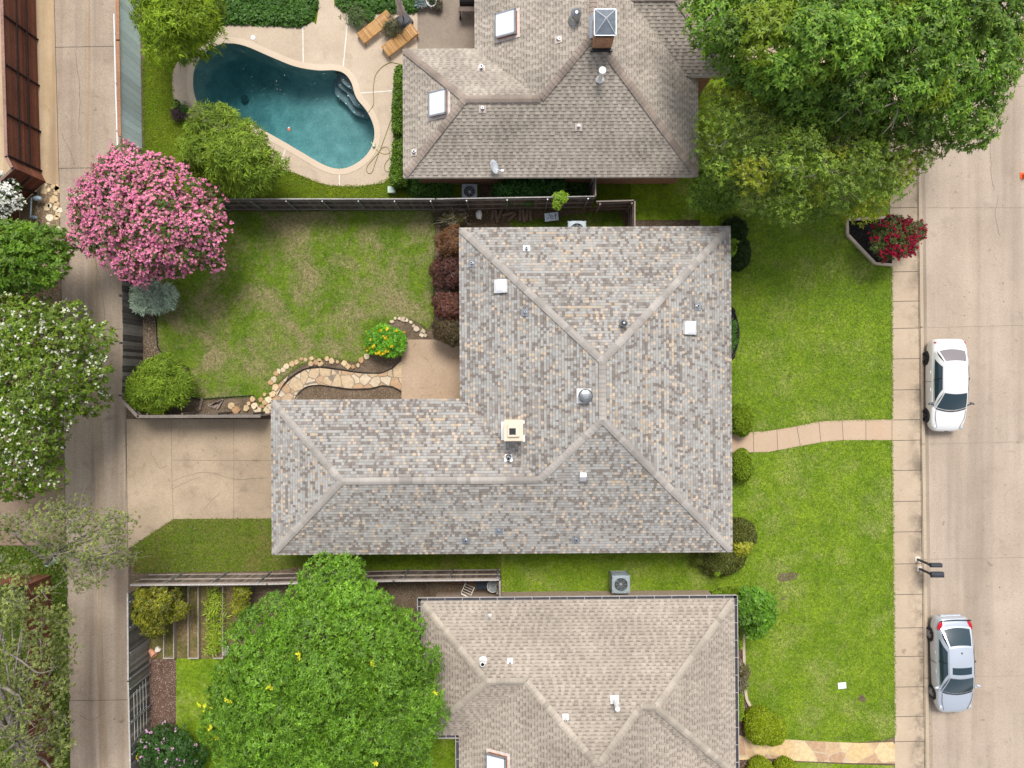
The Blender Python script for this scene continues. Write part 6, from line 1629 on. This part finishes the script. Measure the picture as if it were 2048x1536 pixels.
for sx in (-1, 1): mb = MB(); mb.lathe([(0, -.03), (.09, -.03), (.09, .03), (0, .03)], None, 16, M=Matrix.Translation((c.x + sx * .46, c.y - .36, .12)) @ Matrix.Rotation(R(90), 4, 'Y')); mb.build('wheel', M_black, root)
# hoses
M_hose = plain('green_hose', (0.24, 0.22, 0.08), 0.5)
def hose(label, pts, z=.045, r=.018, m=None):
    mb = MB(); mb.tube([P(p[0], p[1], z) for p in curve(pts, 6)], r, 6); return tag(mb.build('garden_hose', m or M_hose), label, 'hose', 'garden hoses by the pool')
hose('olive garden hose curving over the deck from the hedge into the pool', [(800, 128), (790, 126), (781, 125), (768, 131), (756, 142), (749.5, 155), (746.5, 180), (747, 207), (741, 219), (735, 226)])
hose('looped garden hose lying on the deck near the pool corner', [(790, 227), (782, 240), (774, 262), (766, 284), (759, 302), (748, 316), (736, 330), (733, 340), (738, 347), (745, 342), (751, 324), (758, 306), (764, 296), (773, 294), (779, 303), (779, 315), (771, 326), (769, 336), (773, 343), (782, 342)])
hose('yellow hose trailing from the pool inlet to the hedge gap', [(752, 298), (760, 304), (770, 308), (780, 304), (788, 290), (790, 272)], m=plain('yellow_hose', (0.42, 0.38, 0.14), .5))
c = P(748, 293, .06); mb = MB(); mb.lathe([(0, .14), (.05, .13), (.07, .06), (.09, 0)], c, 12); mb.tube([c, c + Vector((-.12, .2, .05))], .02, 6); mb.tube([c, c + Vector((.1, .16, .1))], .015, 6)
tag(mb.build('pool_skimmer', plain('pale_green_plastic', (0.55, 0.66, 0.45), .5)), 'pale pool cleaner head resting on the pool coping', 'pool cleaner')
c = P(506, 75, .04); mb = MB(); mb.lathe([(0, .012), (.1, .012), (.12, 0)], c, 18); tag(mb.build('deck_lid', M_white), 'round white lid set in the pool deck', 'lid')
c = P(578, 259, -.04); mb = MB(); mb.ell(c, (.08, .09, .05)); mb.ell(c + Vector((.01, .06, .04)), (.05, .05, .05), 1)
tag(mb.build('pool_toy', [plain('orange_toy', (0.75, 0.22, 0.08), .5), M_white], smooth=True), 'small orange and white toy floating in the pool', 'toy')
c = P(363, 118, .3); mb = MB(); mb.lathe([(0, .3), (.13, .3), (.14, .27), (.12, 0)], Vector((c.x, c.y, .03)), 16); tag(mb.build('blue_bucket', plain('blue_plastic', (0.04, 0.12, 0.2), .5)), 'dark blue bucket under the feathery tree at the pool deck', 'bucket')
c = P(783, 379, .3); mb = MB(); mb.box((c.x, c.y, .15), (.36, .3, .3)); mb.box((c.x, c.y, .31), (.4, .34, .03)); tag(mb.build('utility_box', plain('pale_green', (0.50, 0.62, 0.52), .6), bevel=.02), 'pale green utility box at the foot of the hedge', 'utility box')
c = P(95, 1128, .5); mb = MB(); mb.lathe([(.13, 0), (.13, .5), (.12, .54), (.05, .57), (0, .575)], Vector((c.x, c.y, 0)), 16); tag(mb.build('utility_pedestal', plain('mint_plastic', (0.42, 0.60, 0.50), .6)), 'mint green utility pedestal in the verge beneath the gnarled oak', 'pedestal')

# ---------------------------------------------------------------- strip between the fences and back garden bits
c = P(1103, 433, .25); root = thing('foam_board', 'pale blue-white scribbled sheet lying in the strip behind the fence', 'board', (c.x, c.y, 0))
mb = MB(); M = Matrix.Translation(c) @ Matrix.Rotation(R(6), 4, 'Z') @ Matrix.Rotation(R(8), 4, 'X'); mb.box(None, (.66, .36, .03), mat=M); mb.box(None, (.68, .03, .05), mat=M @ Matrix.Translation((0, -.19, 0))); mb.build('sheet', plain('pale_blue_sheet', (0.52, 0.62, 0.74), .6), root)
mb = MB()
for a, b in (((-.22, -.1), (-.12, -.02)), ((-.1, .12), (-.02, -.08)), ((-.02, -.08), (.08, -.1)), ((.0, .06), (.06, -.02)), ((.18, .14), (.2, -.16)), ((.14, .0), (.27, .08))): mb.bar(M @ Vector((*a, .018)), M @ Vector((*b, .018)), .03, .006)
mb.build('dark_mark', plain('dark_ink', (0.06, 0.09, 0.14), .7), root)
M_log = plain('log_bark', (0.14, 0.10, 0.075), 0.95, var=.4, scale=14)
for i, (x, y, a, l) in enumerate([(985, 430, 80, .5), (993, 433, 100, .6), (1000, 428, 70, .5), (1040, 430, 88, .6), (1047, 432, 95, .62), (1054, 429, 84, .6), (1061, 431, 92, .55), (1024, 434, 40, .5), (1016, 428, 15, .6)]):
    c = P(x, y, .1); d = Vector((math.cos(R(a)), math.sin(R(a)), .05)) * l / 2
    mb = MB(); mb.tube([c - d, c, c + d], [.075, .085, .07], 9); tag(mb.build('firewood_log', M_log, smooth=False), 'rough firewood log lying in the dirt strip behind the weathered fence', 'log', 'firewood logs behind the fence')
c = P(958, 430, .1); mb = MB(); g = []
for i in range(7):
    t = math.pi * i / 6; g.append([Vector((c.x + .16 * math.sin(t) * math.cos(6.28 * k / 12) * random.uniform(.7, 1.2), c.y + .24 * math.sin(t) * math.sin(6.28 * k / 12) * random.uniform(.7, 1.2), .12 + .12 * math.cos(t))) for k in range(12)])
mb.grid(g, False, True); tag(mb.build('plastic_bag', M_white), 'crumpled white bag by the fence foot near the logs', 'bag')
# stones
M_sand = attr_mat('sandstone', 0.9, 0.2, 10, 0, 0.15)
SS = [(0.58, 0.44, 0.27), (0.50, 0.36, 0.21), (0.64, 0.53, 0.37), (0.46, 0.29, 0.16)]
def stone(name, label, px, py, r, h, group, cols=SS, z0=0.0):
    r *= random.uniform(.7, 1.3); c = P(px + random.uniform(-2, 2), py + random.uniform(-2, 2), h); n = random.randint(4, 7); a0 = random.random() * 6
    poly = [(c.x + r * random.uniform(.65, 1.15) * math.cos(a0 + 6.2832 * k / n), c.y + r * random.uniform(.65, 1.15) * math.sin(a0 + 6.2832 * k / n)) for k in range(n)]
    mb = MB(); cc = jit(random.choice(cols), .15); mb.prism(poly, z0, z0 + h, col=cc)
    tag(mb.build(name, M_sand, bevel=.015), label, 'stone', group)
for x, y in [(552, 748), (558, 742), (566, 738), (572, 732), (585, 727), (592, 724), (604, 720), (612, 717), (622, 716), (630, 723), (640, 720), (655, 716), (664, 720), (673, 726), (688, 726), (697, 732), (706, 735), (715, 729), (723, 720), (731, 712), (620, 729), (641, 727), (546, 757), (540, 764)]:
    stone('edging_stone', 'rough tan stone edging the curved flower bed on the back lawn', x, y, .14, .09, 'stones edging the flower bed')
for x, y in [(783, 641), (790, 638), (799, 637), (807, 637), (814, 639), (822, 645), (829, 651), (834, 658), (847, 664), (849, 672), (842, 668)]:
    stone('edging_stone', 'pale stone in the small arc above the garden patio', x, y, .13, .09, 'stones of the small patio arc', [(0.62, 0.53, 0.40), (0.56, 0.46, 0.33)])
for x, y in [(521, 800), (530, 806), (538, 797), (525, 815), (534, 822), (541, 815), (516, 822), (529, 790), (545, 787), (552, 775), (497, 807), (508, 812), (492, 818), (470, 818), (462, 812), (504, 799)]:
    stone('loose_stone', 'tan rubble stone heaped where the garden path meets the driveway fence', x, y, .16, .11, 'rubble stones by the driveway fence')
for x, y in [(113, 376), (111, 386), (108, 400), (112, 408), (110, 415), (116, 420), (117, 428), (112, 434), (99, 436), (96, 378), (90, 385), (86, 372), (104, 372), (100, 410), (96, 414), (93, 448), (114, 456), (116, 378)]:
    stone('flat_stone', 'flat cream stone in the gravel bed beside the alley', x, y, .18, .05, 'flat stones in the gravel bed', [(0.62, 0.50, 0.33), (0.56, 0.42, 0.25), (0.72, 0.64, 0.5)])
for i in range(14):
    x, y = random.uniform(437, 452), random.uniform(786, 806)
for i, (x, a) in enumerate(((402, 78), (430, 30), (436, 45), (440, 60), (428, 15), (434, 38))):
    c = P(x, 808, .08); d = Vector((math.cos(R(a)), math.sin(R(a)), 0)) * .28
    mb = MB(); mb.bar(c - d, c + d, .1, .05); tag(mb.build('split_timber', plain('grey_timber', (0.26, 0.2, 0.17), .9, var=.3)), 'split grey timber piece in the bed above the driveway fence', 'timber', 'split timbers by the driveway')
# black edging strips of the back garden
def edging(label, pts):
    mb = MB(); q = [P(p[0], p[1]) for p in curve(pts, 5)]
    for a, b in zip(q, q[1:]): mb.bar(a + Vector((0, 0, .05)), b + Vector((0, 0, .05)), .025, .1)
    tag(mb.build('bed_edging', M_black), label, 'edging', 'black metal edging strips')
edging('black edging strip along the upper side of the flagstone path', [(803, 716), (785, 735), (760, 745), (720, 744), (680, 738), (640, 733), (612, 737), (588, 750), (570, 766), (556, 790)])
edging('black edging strip along the lower side of the flagstone path', [(590, 798), (600, 784), (615, 773), (640, 770), (670, 774), (700, 778), (740, 777), (765, 771), (785, 774), (803, 783)])
edging('black edging strip separating lawn and bed above the driveway fence', [(385, 793), (398, 798), (440, 795), (500, 791), (509, 793), (511, 822)])
edging('black edging strip beside the alley fence bed', [(313, 622), (315, 670), (318, 696), (332, 712), (352, 727), (378, 736), (380, 760)])
# irrigation valve by the brown fence
M_pipe = plain('blue_grey_pipe', (0.33, 0.42, 0.50), .5, .2)
c = P(66, 412, .4); root = thing('backflow_valve', 'blue-grey irrigation valve assembly standing in the gravel bed', 'valve', P(66, 412))
a, b = P(63, 396, .42), P(61, 434, .42)
mb = MB(); mb.tube([a, b], .035, 8); mb.tube([a, Vector((a.x, a.y, 0))], .04, 8); mb.tube([b, Vector((b.x, b.y, 0))], .04, 8); mb.build('pipe', M_pipe, root)
for q, s in ((P(75, 397, .4), 1.15), (P(68, 435, .35), .85)):
    mb = MB(); mb.ell(q, (.2 * s, .11 * s, .1 * s)); mb.ell(q + Vector((.12 * s, -.02, .05)), (.08 * s, .08 * s, .07 * s)); mb.tube([q, q - Vector((.2, 0, 0))], .04, 8); mb.build('valve', M_pipe, root, smooth=True)

# ---------------------------------------------------------------- kitchen garden
M_bedw = plain('weathered_timber', (0.40, 0.34, 0.28), 0.9, var=.25, scale=10)
def raised(label, x0, y0, x1, y1, fillm):
    a = P(x0, y0, .28); b = P(x1, y1, .28); root = thing('raised_bed', label, 'raised bed', ((a.x + b.x) / 2, (a.y + b.y) / 2, 0), 'raised beds in the kitchen garden')
    t = .05
    for (p, q) in (((a.x, a.y), (b.x, a.y)), ((a.x, b.y), (b.x, b.y)), ((a.x, a.y), (a.x, b.y)), ((b.x, a.y), (b.x, b.y))):
        hor = abs(p[1] - q[1]) < .01; mb = MB()
        p2, q2 = (Vector((p[0] - (t / 2 if hor else 0), p[1] - (0 if hor else -t / 2), .14)), Vector((q[0] + (t / 2 if hor else 0), q[1] + (0 if hor else t / 2), .14)))
        mb.bar(p2, q2, t if hor else t - .004, .28 if hor else .276); mb.build('side_board', M_bedw, root)
    mb = MB(); mb.face([(a.x, b.y, .12), (b.x, b.y, .12), (b.x, a.y, .12), (a.x, a.y, .12)]); mb.build('soil', fillm, root)
    return root
raised('timber raised bed half hidden by the olive citrus tree', 327, 1210, 347, 1317, M_gdry)
raised('long timber raised bed of grassy soil, standing alone in the middle', 376, 1173, 396, 1317, M_gdry)
rb = raised('timber raised bed overflowing with strappy daylilies', 427, 1173, 445, 1317, M_soil)
N = 150; ps = np.array([tuple(P(random.gauss(430, 7), random.uniform(1178, 1305), .3)) for _ in range(N)])
s = sprays(ps, np.tile((0, 0, 1.0), (N, 1)), rng.integers(0, 20, N), 5, .38, .045, [(0.27, 0.39, 0.025), (0.20, 0.32, 0.02), (0.40, 0.48, 0.05)], 20, .5, (-.1, .8), .15)
root = thing('daylily_row', 'row of strappy yellow-green daylilies spilling out of the raised bed', 'plants', P(430, 1240))
leaf_mesh('foliage', *s, M_leaf, root, .45)
c = P(302, 1308, .0); mb = MB(); M = Matrix.Translation(P(305, 1306, .15)) @ Matrix.Rotation(R(-40), 4, 'Z') @ Matrix.Rotation(R(70), 4, 'Y')
mb.lathe([(0, -.2), (.1, -.2), (.15, .12), (.16, .12), (.16, .18), (.13, .18), (0, .1)], None, 18, M=M)
tag(mb.build('terracotta_pot', plain('salmon_terracotta', (0.62, 0.30, 0.2), .8), smooth=False), 'salmon terracotta pot lying on its side by the alley fence', 'pot')
stone('pale_rock', 'pale angular rock next to the toppled terracotta pot', 313, 1299, .16, .14, None, [(0.68, 0.64, 0.56)])
c = P(452, 1300, .35); root = thing('wicker_stool', 'grey ribbed stool peeking out beside the daylily bed', 'stool', (c.x, c.y, 0))
mb = MB()
for i in range(9): mb.box((c.x, c.y - .24 + i * .06, .36), (.3, .035, .03))
mb.build('seat', plain('grey_slats', (0.45, 0.42, 0.4), .7), root)
for sx in (-1, 1):
    for sy in (-1, 1): mb = MB(); mb.box((c.x + sx * .12, c.y + sy * .2, .17), (.03, .03, .34)); mb.build('leg', plain('grey_slats', (0.45, 0.42, 0.4), .7), root)
# folded chairs and glass table in the corner behind the garden fence
M_wmet = plain('white_tubing', (0.78, 0.74, 0.68), .5)
def chair(label, px, py, rot, tilt):
    c = P(px, py, .1); root = thing('patio_chair', label, 'chair', (c.x, c.y, .02), 'white metal patio chairs', R(rot))
    def add(pts_list, nm, r=.014):
        mb = MB()
        for pts in pts_list: mb.tube(pts, r, 6)
        mb.build(nm, M_wmet, root, world=False)
    T = Matrix.Rotation(R(tilt), 4, 'X')
    f = lambda *p: T @ Vector(p)
    add([[f(-.24, -.22, .42), f(.24, -.22, .42), f(.24, .24, .42), f(-.24, .24, .42), f(-.24, -.22, .42)]] + [[f(-.24, y, .42), f(.24, y, .42)] for y in (-.1, .02, .14)], 'seat')
    add([[f(-.24, .24, .42), f(-.23, .36, .92), f(.23, .36, .92), f(.24, .24, .42)], [f(-.235, .3, .67), f(.235, .3, .67)]], 'backrest')
    for x in (-.24, .24): add([[f(x, -.22, .02), f(x, -.22, .62), f(x, .3, .64)]], 'armrest')
    for x in (-.24, .24):
        for y in (-.22, .26): add([[f(x, y, .42), f(x * 1.05, y * 1.1, 0)]], 'leg')
chair('white tubular patio chair tipped over on the bare dirt behind the fence', 933, 1183, 155, 24)
chair('white tubular patio chair under the glass table by the tan house gutter', 974, 1196, 190, 0)
c = P(994, 1176, .72); c = P(986, 1173, .74); root = thing('patio_table', 'small round glass-topped white patio table in the fence corner', 'table', (c.x, c.y, 0))
mb = MB(); mb.lathe([(0, .75), (.27, .75), (.27, .735), (0, .735)], Vector((c.x, c.y, 0)), 28); mb.build('tabletop', plain('table_glass', (0.28, 0.32, 0.33), .12), root)
mb = MB(); mb.tube([Vector((c.x + .28 * math.cos(6.2832 * k / 28), c.y + .28 * math.sin(6.2832 * k / 28), .745)) for k in range(29)], .016, 6, cap=False)
for sx in (-1, 1): mb.tube([Vector((c.x + sx * (.33 - .2 * math.cos(t)), c.y + .2 * math.sin(t), .752)) for t in (-1.2, -.6, 0, .6, 1.2)], .008, 5)
mb.build('rim', M_wmet, root)
for k in range(3):
    a = 2.094 * k + .4; mb = MB(); mb.tube([(c.x + .12 * math.cos(a), c.y + .12 * math.sin(a), .73), (c.x + .26 * math.cos(a), c.y + .26 * math.sin(a), 0)], .014, 6); mb.build('leg', M_wmet, root)
c = P(968, 1165, .3); mb = MB(); mb.box((c.x, c.y, .22), (.7, .5, .44), R(4)); mb.box((c.x + .02, c.y, .46), (.76, .56, .05), R(4))
tag(mb.build('storage_box', plain('dark_blue_box', (0.03, 0.04, 0.065), .6), bevel=.02), 'dark blue storage box in the shaded fence corner', 'box')
c = P(925, 1165, .2); mb = MB(); mb.box((c.x, c.y, .1), (.5, .14, .2), R(3)); mb.box((c.x + .33, c.y, .08), (.18, .14, .16), R(3))
tag(mb.build('paver_blocks', plain('red_block', (0.16, 0.09, 0.08), .9)), 'dull reddish blocks at the shady foot of the garden fence', 'blocks')
# coil of black hose at the south eave
mb = MB(); c = P(634, 1108, .05)
mb.tube([Vector((c.x + (.34 - .02 * k) * math.cos(k * .5), c.y + (.34 - .02 * k) * math.sin(k * .5), .05 + .002 * k)) for k in range(14 * 3 // 3 * 1)] , .02, 6)
mb.tube([Vector((c.x + .3 * math.cos(6.2832 * k / 24), c.y + .34 * math.sin(6.2832 * k / 24), .09)) for k in range(25)], .02, 6, cap=False)
tag(mb.build('garden_hose', M_black), 'coiled black hose on the grass below the south eave', 'hose', None)
